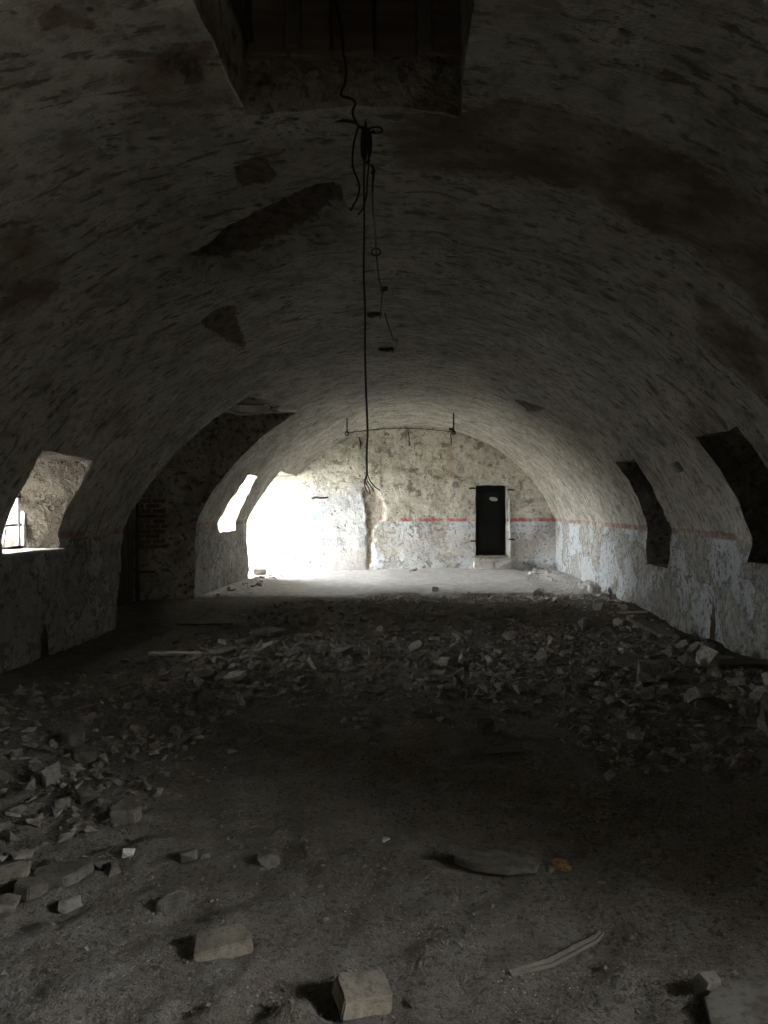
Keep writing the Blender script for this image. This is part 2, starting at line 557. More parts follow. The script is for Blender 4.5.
def prism_cutter(name, axis, t0, t1, poly0, poly1=None, step=0.07, rough=0.022, seed=0.0):
    """polygon (first, second of the other two axes) lofted from t0 to t1 along axis 'x' or 'z' with rough faces"""
    poly1 = poly1 or poly0
    n = len(poly0)
    a, b_ = [], []
    for k in range(n):
        p, q = np.array(poly0[k], float), np.array(poly0[(k + 1) % n], float)
        r_, s_ = np.array(poly1[k], float), np.array(poly1[(k + 1) % n], float)
        m_ = max(1, int(round(np.linalg.norm(q - p) / step)))
        for j in range(m_):
            a.append(p + (q - p) * j / m_)
            b_.append(r_ + (s_ - r_) * j / m_)
    a, b_ = np.array(a), np.array(b_)
    K = max(2, int(abs(t1 - t0) / step) + 1)
    bm = bmesh.new()
    rings = []
    for i in range(K):
        w = i / (K - 1)
        t = t0 + (t1 - t0) * w
        pq = a * (1 - w) + b_ * w
        X = np.full(len(pq), t)
        n1 = fbm(pq[:, 0], X, pq[:, 1], 1.6, 4, 3 + seed)
        n2 = fbm(pq[:, 0], X, pq[:, 1], 1.6, 4, 41 + seed)
        ring = []
        for (p, q), e1, e2 in zip(pq, n1, n2):
            co = (t, p + rough * e1, q + rough * e2) if axis == 'x' else (p + rough * e1, q + rough * e2, t)
            ring.append(bm.verts.new(co))
        rings.append(ring)
    L = len(rings[0])
    for i in range(K - 1):
        for j in range(L):
            bm.faces.new((rings[i][j], rings[i][(j + 1) % L], rings[i + 1][(j + 1) % L], rings[i + 1][j]))
    bm.faces.new(rings[0])
    bm.faces.new(rings[-1])
    bmesh.ops.triangulate(bm, faces=[f for f in bm.faces if len(f.verts) > 4])
    me = bm_mesh(name, bm)
    me.polygons.foreach_set('material_index', np.ones(len(me.polygons), dtype=np.int32))
    return me


def cut(me, cutters, name, mats):
    """boolean difference, done at once; returns the cut mesh"""
    for m_ in mats:
        me.materials.append(m_)
    o = bpy.data.objects.new(name + '_tmp', me)
    C.objects.link(o)
    cos = []
    for i, c in enumerate(cutters):
        if not c.materials:
            for m_ in mats:
                c.materials.append(m_)
        co = bpy.data.objects.new('cutter_tmp', c)
        C.objects.link(co)
        cos.append(co)
        md = o.modifiers.new('cut', 'BOOLEAN')
        md.operation = 'DIFFERENCE'
        md.solver = 'MANIFOLD'
        md.object = co
    dg = bpy.context.evaluated_depsgraph_get()
    dg.update()
    ev = o.evaluated_get(dg)
    out = bpy.data.meshes.new_from_object(ev, preserve_all_data_layers=True, depsgraph=dg)
    for co in cos:
        bpy.data.objects.remove(co)
    bpy.data.objects.remove(o)
    out.name = name
    mi = np.zeros(len(out.polygons), dtype=np.int32)
    out.polygons.foreach_get('material_index', mi)
    out.materials.clear()
    for m_ in mats:
        out.materials.append(m_)
    out.polygons.foreach_set('material_index', np.clip(mi, 0, 1).astype(np.int32))
    out.shade_smooth()
    out.set_sharp_from_angle(angle=math.radians(38))
    return out


def quad(b0, b1, t1, t0, zb, zt):
    """(depth, height) outline: bottom near, bottom far, top far, top near"""
    return [(b0, zb), (b1, zb), (t1, zt), (t0, zt)]


XO = XL - TL - 0.4
cutters = dict(
    window_left=prism_cutter('cw1', 'x', XL - 0.45, -2.9, quad(7.42, 8.60, 8.42, 7.28, 1.13, 2.13), None, seed=1),
    window_left_out=prism_cutter('cw1b', 'x', XO, XL - 0.40, quad(6.9, 8.95, 8.95, 6.8, 1.13, 3.1), quad(7.42, 8.60, 8.42, 7.28, 1.13, 2.13), seed=1),
    big_niche=prism_cutter('cw2', 'x', XL - 0.03, -1.6, quad(10.0, 13.62, 13.62, 10.8, -0.6, 3.27), None, seed=2),
    niche_back=prism_cutter('cw2b', 'x', XL - 0.95, XL, quad(10.3, 13.24, 13.24, 10.9, -0.6, 3.2), quad(10.0, 13.62, 13.62, 10.8, -0.6, 3.27), seed=2),
    window_far=prism_cutter('cw3', 'x', XO, -2.9, quad(15.0, 16.9, 16.9, 14.8, 1.13, 2.9), quad(15.4, 16.30, 15.6, 15.05, 1.13, 2.12), seed=3),
    end_niche=prism_cutter('cw4', 'x', XL - 1.45, -2.0, quad(17.55, YB + 0.3, YB + 0.3, 17.35, -0.6, 2.42), None, seed=4),
    end_opening=prism_cutter('cw5', 'x', XO, XL - 1.3, quad(17.6, 19.15, 19.15, 17.55, 0.25, 2.60), None, seed=5),
    slot_right=prism_cutter('cw6', 'x', 2.0, XR + 1.05, quad(10.5, 11.6, 11.12, 10.1, 0.76, 2.26), None, seed=6),
    slot_near=prism_cutter('cw7', 'x', 2.0, XR + 1.05, quad(6.72, 7.78, 7.52, 6.55, 1.03, 2.30), None, seed=7),
    window_near=prism_cutter('cw8', 'x', 2.0, XR + T + 0.4, quad(0.0, 1.4, 1.4, 0.0, 1.5, 2.6), quad(0.0, 1.4, 1.4, 0.0, 1.5, 3.2), seed=8),
    fill_opening_right=prism_cutter('cw8b', 'x', 2.0, XR + T + 0.4, quad(-3.2, -2.5, -2.5, -3.2, 1.6, 2.2), None, seed=12),  # unseen opening, added as fill to brighten the near vault
    fill_opening_left=prism_cutter('cw8c', 'x', XO, -2.9, quad(-3.1, -1.8, -1.8, -3.1, 1.4, 2.5), None, seed=13),  # its counterpart on the left, likewise added for fill light
    drain_right=prism_cutter('cw9', 'x', XR - 0.3, XR + 0.22, [(8.82, 0.0), (8.98, 0.0), (8.96, 0.30), (8.93, 0.52), (8.84, 0.50)], None, seed=9),
    drain_left=prism_cutter('cw10', 'x', XL - 0.18, XL + 0.3, [(8.22, -0.2), (8.40, -0.2), (8.38, 0.22), (8.30, 0.36), (8.23, 0.24)], None, seed=10),
)
hatch = prism_cutter('ch1', 'z', 2.9, 6.0, [(-0.97, 2.55), (0.165, 2.55), (0.165, 4.10), (-0.97, 4.10)], None, seed=11, rough=0.015)

# ------------------------------------------------------------------ the shell: walls and vault
a0 = math.atan2(XR - XC, ZS - ZC)
nv = 236
th = np.linspace(-a0, a0, nv)
vault = np.stack([XC + R * np.sin(th), ZC + R * np.cos(th)], 1)
zw = np.linspace(-0.4, ZS, 43)
left = np.stack([np.full(43, XL), zw], 1)
right = np.stack([np.full(43, XR), zw[::-1]], 1)
prof = np.concatenate([left[:-1], vault, right[1:]])
tan_ = np.gradient(prof, axis=0)
nor = np.stack([tan_[:, 1], -tan_[:, 0]], 1)     # pointing into the room
nor /= np.linalg.norm(nor, axis=1)[:, None]
for _ in range(6):
    nor[1:-1] = (nor[:-2] + 2 * nor[1:-1] + nor[2:]) / 4
nor /= np.linalg.norm(nor, axis=1)[:, None]
arc = np.concatenate([np.full(42, -99.0), R * th, np.full(42, 99.0)])
ys = np.concatenate([np.arange(YF - 0.1, 2.4, 0.10), np.arange(2.4, 9.0, 0.034), np.arange(9.0, YB + 0.15, 0.06)])
NY, NX = len(ys), len(prof)
PX = np.broadcast_to(prof[:, 0], (NY, NX))
PZ = np.broadcast_to(prof[:, 1], (NY, NX))
PY = np.broadcast_to(ys[:, None], (NY, NX))
S = np.broadcast_to(arc, (NY, NX))

hole = vpoly([(190, 252), (205, 243), (250, 213), (285, 197), (325, 186), (337, 188), (346, 212), (343, 236), (300, 256), (250, 268), (205, 279), (191, 268)])
hole_up = vpoly([(190, 262), (190, 252), (205, 243), (250, 213), (285, 197), (325, 186), (337, 188), (343, 203)])
hole_lo = vpoly([(346, 216), (343, 236), (300, 256), (250, 268), (205, 279), (191, 268)])
patches = [
    vpoly([(229, 170), (247, 160), (258, 156), (268, 158), (281, 177), (268, 186), (243, 192), (236, 183)]),
    vpoly([(198, 321), (216, 309), (236, 304), (238, 318), (247, 344), (241, 348), (222, 337), (204, 328)]),
    vpoly([(150, 63), (178, 50), (202, 55), (205, 78), (187, 84), (178, 72)]),
    vpoly([(512, 398), (530, 402), (548, 410), (530, 412)]),
]
stains = [
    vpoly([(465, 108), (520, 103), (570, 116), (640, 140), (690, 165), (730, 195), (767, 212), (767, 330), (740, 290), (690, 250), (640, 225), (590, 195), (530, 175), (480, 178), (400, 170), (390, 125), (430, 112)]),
    vpoly([(1, 232), (30, 228), (62, 262), (50, 300), (20, 322), (1, 318)]),
    vpoly([(40, 1), (85, 1), (80, 18), (50, 22)]),
    vpoly([(120, 75), (170, 40), (215, 50), (235, 100), (160, 105)]),
    vpoly([(700, 300), (767, 350), (767, 400), (700, 345)]),
]
disp = 0.030 * fbm(PX, PY, PZ, 0.8, 3, 2.0) + 0.020 * fbm(PX, PY, PZ, 4.0, 3, 9.0)
# flaking at the foot of the walls
disp = disp - 0.03 * np.clip(fbm(PX, PY, PZ, 1.8, 3, 77.0) - 0.15, 0, 0.5) * (PZ < 1.5)
hs = sdf(S, PY, hole)
du, dl = seg_dist(S, PY, hole_up, False), seg_dist(S, PY, hole_lo, False)
depth = np.where(hs > 0, 0.34 * dl / (du + dl + 1e-6), 0.0)
disp = disp - depth * np.clip(hs / 0.03, 0, 1)
patch = np.where(hs > -0.02, np.clip(0.3 + np.minimum(hs * 2 + 0.02, (depth - 0.09) * 1.2), 0, 1), 0.0)
for p in patches:
    q = sdf(S, PY, p)
    disp = disp - 0.022 * np.clip(q / 0.03, 0, 1)
    patch = np.maximum(patch, np.clip(0.3 + q, 0, 1))
patch[patch <= 0.001] = 0
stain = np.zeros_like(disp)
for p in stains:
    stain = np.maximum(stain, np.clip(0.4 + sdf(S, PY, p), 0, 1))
inner = np.stack([PX + nor[:, 0] * disp, PY, PZ + nor[:, 1] * disp], 2)
# outside of the masonry: straight walls and a flat top
HB, ZT = (XR - XL) / 2 + T, 5.1
wpath = (1 - np.abs(th) / a0) * ((ZT - ZS) + HB)
ov = np.stack([np.where(wpath < ZT - ZS, HB, HB - (wpath - (ZT - ZS))) * np.sign(th), np.minimum(ZS + wpath, ZT)], 1)
ov[:, 0] = np.where(ov[:, 0] < 0, ov[:, 0] * (HB + TL - T) / HB, ov[:, 0]) + XC
po = np.concatenate([np.stack([np.full(42, XL - TL), zw[:-1]], 1), ov, np.stack([np.full(42, XR + T), zw[::-1][1:]], 1)])
outer = np.stack([np.broadcast_to(po[:, 0], (NY, NX)), PY, np.broadcast_to(po[:, 1], (NY, NX))], 2)


def shell_part(name, i0, i1, cuts):
    me = grid_solid(name, inner[:, i0:i1 + 1], outer[:, i0:i1 + 1])
    z0 = np.zeros(inner[:, i0:i1 + 1].shape[0] * (i1 + 1 - i0))
    for an, arr in (('patch', patch), ('stain', stain)):
        at_ = me.attributes.new(an, 'FLOAT', 'POINT')
        at_.data.foreach_set('value', np.concatenate([arr[:, i0:i1 + 1].ravel(), z0]).astype(np.float32))
    out = cut(me, cuts, name, [M_wall, M_reveal])
    bpy.data.meshes.remove(me)
    return out


K1, K2 = 42, 42 + nv - 1
cl = [cutters[k] for k in ('window_left', 'window_left_out', 'big_niche', 'niche_back', 'window_far', 'end_niche', 'end_opening', 'fill_opening_left', 'drain_left')]
cr = [cutters[k] for k in ('slot_right', 'slot_near', 'window_near', 'fill_opening_right', 'drain_right')]
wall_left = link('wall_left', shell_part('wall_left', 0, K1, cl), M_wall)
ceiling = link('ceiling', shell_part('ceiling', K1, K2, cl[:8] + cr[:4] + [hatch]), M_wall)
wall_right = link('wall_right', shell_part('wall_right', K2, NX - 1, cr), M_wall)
tag(wall_left, 'left side wall with red stripe, window niches and tall dark niche', 'wall', kind='structure')
tag(ceiling, 'long plastered barrel vault with stains and fallen plaster', 'vault', kind='structure')
tag(wall_right, 'right side wall with pale blue dado and faded red stripe', 'wall', kind='structure')

# end wall
bx = np.arange(XL - TL - 0.3, XR + T + 0.3, 0.035)
bz = np.arange(-0.4, 4.6, 0.035)
BX, BZ = np.meshgrid(bx, bz)
chase = [at(p[0], p[1], YB) for p in ((362, 486), (376, 487), (384, 500), (382, 520), (374, 527), (372, 545), (372, 570), (366, 572), (367, 540), (364, 505))]
chase = [(v.x, v.z) for v in chase]
cs = sdf(BX, BZ, chase)
cs2 = cs + 0.10 * fbm(BX, BX * 0, BZ, 5.0, 3, 5.0)
bd = 0.02 * fbm(BX, BX * 0 + 3, BZ, 1.0, 3, 4.0) + 0.008 * fbm(BX, BX * 0 + 3, BZ, 6.0, 3, 8.0)
bd = bd - 0.05 * np.clip(cs2 / 0.05, 0, 1)
bi = np.stack([BX, YB - bd, BZ], 2)
bo = np.stack([BX, np.full_like(BX, YB + 0.7), BZ], 2)
me = grid_solid('wall_back', bi, bo)
pp = np.clip(0.3 + cs * 1.2, 0, 1)
for an, arr in (('patch', pp), ('stain', pp * 0)):
    at_ = me.attributes.new(an, 'FLOAT', 'POINT')
    at_.data.foreach_set('value', np.concatenate([arr.ravel(), arr.ravel() * 0]).astype(np.float32))
p0, p1 = at(475.5, 556, YB), at(506.5, 485, YB)
bm = bmesh.new()
bmesh.ops.create_cube(bm, size=1)
bmesh.ops.subdivide_edges(bm, edges=bm.edges, cuts=9, use_grid_fill=True)
for v in bm.verts:
    co = Vector(((p0.x + p1.x) / 2 + v.co.x * (p1.x - p0.x), YB + v.co.y * 0.9, (p0.z + p1.z) / 2 + v.co.z * (p1.z - p0.z)))
    e = vnoise(np.array([co.x]), np.array([co.y]), np.array([co.z]), 6.0)[0]
    v.co = co + Vector((e * 0.014, 0, e * 0.012))
dcut = bm_mesh('door_cut', bm)
dcut.polygons.foreach_set('material_index', np.ones(len(dcut.polygons), dtype=np.int32))
wall_back = link('wall_back', cut(me, [dcut], 'wall_back', [M_back, M_reveal]), M_back)
tag(wall_back, 'pale end wall with red stripe, plaster chase and dark doorway', 'wall', kind='structure')
bpy.data.meshes.remove(me)

# wall behind the camera
fi = np.stack([BX[::3, ::3], np.full_like(BX[::3, ::3], YF) + 0.02 * fbm(BX[::3, ::3], BX[::3, ::3] * 0, BZ[::3, ::3], 1.2, 3), BZ[::3, ::3]], 2)
fo = fi.copy()
fo[:, :, 1] = YF - 0.5
wf = link('wall_front', grid_solid('wall_front', fo, fi), M_wall)
tag(wf, 'plastered wall closing the vault behind the viewer', 'wall', kind='structure')

# ------------------------------------------------------------------ floor
def smooth(v, a, b_):
    t = np.clip((v - a) / (b_ - a), 0, 1)
    return t * t * (3 - 2 * t)


def blob(x, y, cx, cy, rx, ry):
    return np.exp(-(((x - cx) / rx) ** 2 + ((y - cy) / ry) ** 2))


def height(x, y):
    x, y = np.asarray(x, float), np.asarray(y, float)
    z0 = x * 0
    h = 0.020 * fbm(x, y, z0, 0.9, 4, 1.0) + 0.012 * fbm(x, y, z0, 5.0, 3, 2.0)
    h = h + 0.007 * fbm(x, y, z0, 13.0, 2, 8.0) * smooth(y, 6.0, 4.0)
    rough = 0.018 * fbm(x, y, z0, 9.0, 3, 6.0)
    near = smooth(y, 13.4, 12.8)
    h = h * (0.25 + 0.75 * near) + rough * near
    h = h + 0.10 * blob(x, y, 2.5, 7.2, 1.1, 2.0) + 0.09 * blob(x, y, -3.0, 5.2, 0.9, 1.5)
    h = h + 0.06 * blob(x, y, -1.9, 7.7, 0.8, 0.6) + 0.05 * blob(x, y, 0.2, 8.6, 1.8, 1.2)
    h = h + 0.07 * blob(x, y, 2.9, 12.5, 0.5, 2.2) + 0.05 * blob(x, y, 2.9, 17.0, 0.7, 2.2)
    h = h + 0.05 * blob(x, y, -3.6, 15.5, 0.4, 1.6)
    # concrete slab in front of the end wall, its broken edge a low step
    e = 13.95 + 0.10 * vnoise(x, y, z0, 1.7, 3.0)
    h = h + 0.05 * smooth(y, e - 0.03, e + 0.03) * smooth(x, -1.6, -0.9) * smooth(x, 2.6, 2.0)
    h = h + 0.02 * blob(x, y, -1.3, 3.2, 0.8, 0.5) - 0.01 * blob(x, y, 0.4, 3.6, 0.5, 0.3)
    return h


fy = np.concatenate([np.arange(YF, 1.9, 0.12), np.arange(1.9, 5.0, 0.022), np.arange(5.0, 9.0, 0.034), np.arange(9.0, YB + 0.2, 0.055)])
fx = np.arange(XL - TL - 0.1, XR + 0.45, 0.034)
FX, FY = np.meshgrid(fx, fy)
FZ = height(FX, FY)
fin = np.stack([FX, FY, FZ], 2)
fot = np.stack([FX, FY, FZ * 0 - 0.5], 2)
floor = link('floor', grid_solid('floor', fin, fot), M_floor)
floor.data.shade_smooth()
floor.data.set_sharp_from_angle(angle=math.radians(60))
tag(floor, 'dirt floor of the vault with dusty concrete at the far end', 'floor', kind='structure')

gm = mesh_from('yard', [(-60, -50, -0.35), (-6.1, -50, -0.35), (-6.1, 60, -0.35), (-60, 60, -0.35)], [(0, 1, 2, 3)])
tag(link('ground', gm, M_ground), 'bare yard outside the left windows', 'ground', kind='structure')
gm = mesh_from('yard_b', [(4.3, -50, -0.35), (60, -50, -0.35), (60, 60, -0.35), (4.3, 60, -0.35)], [(0, 1, 2, 3)])
tag(link('ground', gm, M_ground), 'bare yard outside the right windows', 'ground', kind='structure')

portal('sky_portal', (XL - TL - 0.05, 7.9, 2.12), 2.1, 2.3, -1)
portal('sky_portal', (XL - TL - 0.05, 15.9, 2.0), 1.9, 2.2, -1)
portal('sky_portal', (XL - TL - 0.05, 18.37, 1.42), 2.5, 1.7, -1)
portal('sky_portal', (XR + T + 0.05, 0.7, 2.4), 2.0, 1.6, 1)
portal('sky_portal', (XR + T + 0.05, -2.8, 1.85), 0.9, 1.0, 1)
portal('sky_portal', (XL - TL - 0.05, -2.45, 1.95), 1.3, 1.5, -1)

M_lit_break = rock_material('fresh_broken_brick', (0.27, 0.235, 0.18), (0.34, 0.30, 0.24), (0.19, 0.155, 0.12), 1.3, 0.1)  # pale raw break; the light on the brick fronts is put into it

# ------------------------------------------------------------------ small builders
def box_bm(bm, c, d, rot=None):
    """a box with centre c and size d into bm"""
    r = bmesh.ops.create_cube(bm, size=1)
    mtx = Matrix.Translation(c) @ (rot.to_4x4() if rot is not None else Matrix.Identity(4)) @ Matrix.Diagonal((d[0], d[1], d[2], 1))
    bmesh.ops.transform(bm, matrix=mtx, verts=r['verts'])
    return r['verts']


def plank_mesh(name, d, seed, bev=0.006, warp=0.006, n=6):
    """an old board: bevelled, a little warped along its longest side; centred"""
    bm = bmesh.new()
    bmesh.ops.create_cube(bm, size=1)
    ax = max(range(3), key=lambda k: d[k])
    es = [e for e in bm.edges if abs((e.verts[0].co - e.verts[1].co)[ax]) > 0.5]
    bmesh.ops.subdivide_edges(bm, edges=es, cuts=n)
    rr = random.Random(seed)
    ph = rr.random() * 6
    for v in bm.verts:
        t = v.co[ax]
        v.co = Vector((v.co.x * d[0], v.co.y * d[1], v.co.z * d[2]))
        for k in range(3):
            if k != ax:
                v.co[k] += warp * math.sin(ph + k * 2 + t * 5) + rr.uniform(-1, 1) * warp * 0.35
        if abs(t) > 0.49:
            v.co[ax] += rr.uniform(-1, 1) * min(0.02, d[ax] * 0.03)
    bmesh.ops.bevel(bm, geom=[e for e in bm.edges if e.calc_face_angle(0) > 1.0], offset=bev, segments=1, affect='EDGES')
    return bm_mesh(name, bm)


def tube_mesh(name, paths, r, seg=7, cyclic=False):
    """round tubes along point lists (each smoothed), joined in one mesh"""
    bm = bmesh.new()
    for pi, pts in enumerate(paths):
        rad = r[pi] if isinstance(r, (list, tuple)) else r
        P = [Vector(p) for p in pts]
        # Catmull-Rom
        Q = []
        for k in range(len(P) - 1):
            p0, p1, p2, p3 = P[max(k - 1, 0)], P[k], P[k + 1], P[min(k + 2, len(P) - 1)]
            for j in range(5):
                t = j / 5
                Q.append(0.5 * ((2 * p1) + (p2 - p0) * t + (2 * p0 - 5 * p1 + 4 * p2 - p3) * t * t + (3 * p1 - p0 - 3 * p2 + p3) * t ** 3))
        Q.append(P[-1])
        rings = []
        for k, q in enumerate(Q):
            tg = (Q[min(k + 1, len(Q) - 1)] - Q[max(k - 1, 0)]).normalized()
            a = tg.orthogonal().normalized() if k == 0 else (a_prev - tg * a_prev.dot(tg)).normalized()
            a_prev = a
            b_ = tg.cross(a)
            rings.append([bm.verts.new(q + rad * (math.cos(2 * math.pi * i / seg) * a + math.sin(2 * math.pi * i / seg) * b_)) for i in range(seg)])
        for k in range(len(rings) - 1):
            for i in range(seg):
                bm.faces.new((rings[k][i], rings[k][(i + 1) % seg], rings[k + 1][(i + 1) % seg], rings[k + 1][i]))
        bm.faces.new(rings[0])
        bm.faces.new(rings[-1])
    return bm_mesh(name, bm, True)


def chunk_mesh(seed, d=(1, 1, 1), n=12):
    """angular broken lump: the hull of random points in a box"""
    rr = random.Random(seed)
    bm = bmesh.new()
    for _ in range(n):
        p = Vector((rr.uniform(-1, 1), rr.uniform(-1, 1), rr.uniform(-1, 1)))
        k = max(abs(c) for c in p)
        p = p / k * rr.uniform(0.8, 1.0)
        bm.verts.new((p.x * d[0] / 2, p.y * d[1] / 2, p.z * d[2] / 2))
    r = bmesh.ops.convex_hull(bm, input=bm.verts)
    bmesh.ops.delete(bm, geom=[v for v in bm.verts if not v.link_faces], context='VERTS')
    return bm_mesh('rubble_lump', bm)


def slab_mesh(seed, d=(1, 1, 0.15), k=None, pts=None, bev=0.0):
    """flat broken plate with an irregular outline; pts: outline in units of half size"""
    rr = random.Random(seed)
    if pts is None:
        k = k or rr.randint(5, 7)
        ang = sorted([(i + rr.uniform(-0.3, 0.3)) * 2 * math.pi / k for i in range(k)])
        pts = []
        for a in ang:
            q = 1.0 / max(abs(math.cos(a)), abs(math.sin(a)))
            q = (q * 0.5 + 0.5) * rr.uniform(0.78, 1.0)
            pts.append((math.cos(a) * q, math.sin(a) * q))
    bm = bmesh.new()
    lo, hi = [], []
    for (u, v) in pts:
        s_ = rr.uniform(0.92, 1.06)
        lo.append(bm.verts.new((u * d[0] / 2 * s_, v * d[1] / 2 * s_, -d[2] / 2)))
        hi.append(bm.verts.new((u * d[0] / 2, v * d[1] / 2, d[2] / 2 * rr.uniform(0.75, 1.1))))
    n = len(pts)
    bm.faces.new(hi)
    bm.faces.new(lo[::-1])
    for i in range(n):
        bm.faces.new((lo[i], lo[(i + 1) % n], hi[(i + 1) % n], hi[i]))
    if bev:
        bmesh.ops.bevel(bm, geom=bm.edges[:], offset=bev, segments=2, affect='EDGES')
    bmesh.ops.triangulate(bm, faces=[f for f in bm.faces if len(f.verts) > 4])
    return bm_mesh('rubble_plate', bm)


def brick_mesh(d, seed, cuts=(), bev=0.008, rough=0.004):
    """old brick: box with broken corners (cuts: point, normal), worn edges"""
    bm = bmesh.new()
    box_bm(bm, (0, 0, 0), d)
    for co, no in cuts:
        r = bmesh.ops.bisect_plane(bm, geom=bm.verts[:] + bm.edges[:] + bm.faces[:], plane_co=co, plane_no=no, clear_outer=True)
        ed = [e for e in r['geom_cut'] if isinstance(e, bmesh.types.BMEdge)]
        bmesh.ops.holes_fill(bm, edges=bm.edges[:], sides=0)
    bmesh.ops.bevel(bm, geom=bm.edges[:], offset=bev, segments=2, affect='EDGES')
    bmesh.ops.triangulate(bm, faces=bm.faces[:])
    bmesh.ops.subdivide_edges(bm, edges=[e for e in bm.edges if e.calc_length() > 0.03], cuts=2)
    bmesh.ops.triangulate(bm, faces=bm.faces[:])
    bm.normal_update()
    co = np.array([v.co for v in bm.verts])
    e = fbm(co[:, 0], co[:, 1], co[:, 2], 18.0, 3, seed * 3.1)
    for v, k in zip(bm.verts, e):
        v.co += v.normal * float(k) * rough
    return bm_mesh('broken_brick', bm, False)


def rest(o, x, y, rot=(0, 0, 0), sink=0.01, base=None):
    """put a loose piece on the floor"""
    o.rotation_euler = rot
    mtx = Euler(rot).to_matrix()
    sc = o.scale
    zs = [(mtx @ Vector((v.co.x * sc[0], v.co.y * sc[1], v.co.z * sc[2]))).z for v in o.data.vertices]
    h = float(height(x, y)) if base is None else base
    o.location = (x, y, h - min(zs) - sink)
    return o


# ------------------------------------------------------------------ hatch in the crown: board lining and lid
hx0, hx1, hy1 = -0.97, 0.165, 4.10
w = (hx1 - hx0) / 5
for k in range(5):
    me = plank_mesh('board', (w - 0.012, 0.03, 1.08), 20 + k)
    o = link('board', me, M_woodx, ceiling)
    o.location = (hx0 + (k + 0.5) * w, hy1 - 0.03, 4.53)
for k, xx in enumerate((-0.72, -0.02)):
    o = link('batten', plank_mesh('batten', (0.075, 0.035, 1.05), 30 + k), M_wood, ceiling)
    o.location = (xx, hy1 - 0.065, 4.53)
for k in range(7):
    o = link('board', plank_mesh('board', (0.03, 0.20, 1.02), 40 + k), M_dkwood, ceiling)
    o.location = (hx0 + 0.03, 2.66 + k * 0.21, 4.55)
for k in range(7):
    o = link('lid_board', plank_mesh('lid_board', (1.34, 0.235, 0.05), 50 + k, warp=0.002), M_dkwood, ceiling)
    o.location = ((hx0 + hx1) / 2, 2.61 + k * 0.238, 5.12)
o = link('lid_sheet', plank_mesh('lid_sheet', (1.5, 1.95, 0.04), 61, warp=0.001), M_dkwood, ceiling)
o.location = ((hx0 + hx1) / 2, 3.32, 5.17)

# boards bared in the soffit of the tall niche, with the strip that sags from them
for k in range(4):
    o = link('board', plank_mesh('board', (1.15, 0.46, 0.035), 70 + k, warp=0.008), M_woodx, ceiling)
    o.location = (-3.15 + 0.02 * k, 11.05 + k * 0.48, 3.215 + 0.01 * (k % 2))
    o.rotation_euler = (0, math.radians(3), 0)
strip = tube_mesh('sagging_strip', [[at(p[0], p[1], yy) for p, yy in (((221, 406), 11.25), ((228, 410), 11.4), ((236, 414), 11.6), ((252, 414), 11.9), ((268, 411), 12.1), ((280, 406), 12.2))]], 0.018, 6)
tag(link('sagging_strip', strip, M_palewood), 'pale lath strip sagging under the boards at the top of the tall niche', 'strip')

# ------------------------------------------------------------------ bared bricks on the jamb of the tall niche
k = 0
for row in range(10):
    z = 0.93 + row * 0.088
    xs = -5.21 + (0.0 if row % 2 else 0.11)
    widths = [0.24, 0.22] if row % 2 else [0.13, 0.24, 0.12]
    if row % 2 == 0: xs = -5.21
    for wd in widths:
        if xs + wd > -4.70 + 0.05 * math.sin(row * 2.1):
            break
        me = brick_mesh((wd - 0.02, 0.09, 0.066), 100 + k, bev=0.006, rough=0.006)
        o = link('brick', me, M_red, wall_left)
        jx = xs + wd / 2 + 0.14
        o.location = (jx, 13.62 - 0.4 * (XL - jx) + rng.uniform(-0.012, 0.008), z)
        o.rotation_euler = (0, rng.uniform(-0.03, 0.03), math.atan(0.4))
        xs += wd
        k += 1

# ------------------------------------------------------------------ plank door in the tall niche (door_2)
d2 = empty('door_2', (-5.03, 11.7, 0))
tag(d2, 'dark plank door at the back of the tall left niche', 'door', kind='structure')
yk = 10.42
i = 0
while yk < 13.0:
    wd = 0.19 + 0.03 * ((i * 7) % 3)
    o = link('plank', plank_mesh('plank', (0.035, wd - 0.012, 2.7), 120 + i), M_dkwood, d2)
    o.location = (-0.02, yk + wd / 2 - 11.7, 1.32)
    yk += wd
    i += 1
o = link('post', plank_mesh('post', (0.06, 0.06, 2.0), 150), M_wood, d2)
o.location = (0.02, 1.49, 1.0)
for z in (1.46, 0.50):
    o = link('strap_hinge', tube_mesh('strap_hinge', [[(-0.01, 1.46, z), (0.14, 1.52, z + 0.004), (0.27, 1.575, z - 0.006)]], 0.02, 6), M_iron, d2)

# ------------------------------------------------------------------ left window in its niche (window_1)
w1 = empty('window_1', (-4.52, 8.0, 1.13))
tag(w1, 'leftmost window with white flaking frame and dirty panes', 'window', kind='structure')
def part(name, me, mat, par, loc, rot=(0, 0, 0)):
    o = link(name, me, mat, par)
    o.location = loc
    o.rotation_euler = rot
    return o
part('stile', plank_mesh('stile', (0.05, 0.055, 1.04), 160), M_white_paint, w1, (0, 0.55, 0.50))
part('stile', plank_mesh('stile', (0.045, 0.045, 1.02), 161), M_white_paint, w1, (-0.02, 0.465, 0.50))
part('stile', plank_mesh('stile', (0.05, 0.055, 1.04), 162), M_white_paint, w1, (0, -0.60, 0.50))
part('rail', plank_mesh('rail', (0.045, 1.14, 0.05), 163), M_white_paint, w1, (0, -0.02, 1.01))
part('rail', plank_mesh('rail', (0.045, 1.14, 0.05), 164), M_dkwood, w1, (-0.01, -0.03, 0.03))
for z in (0.28, 0.60):
    part('glazing_bar', plank_mesh('glazing_bar', (0.03, 1.10, 0.028), 165 + int(z * 10)), M_dkwood, w1, (-0.015, -0.03, z))
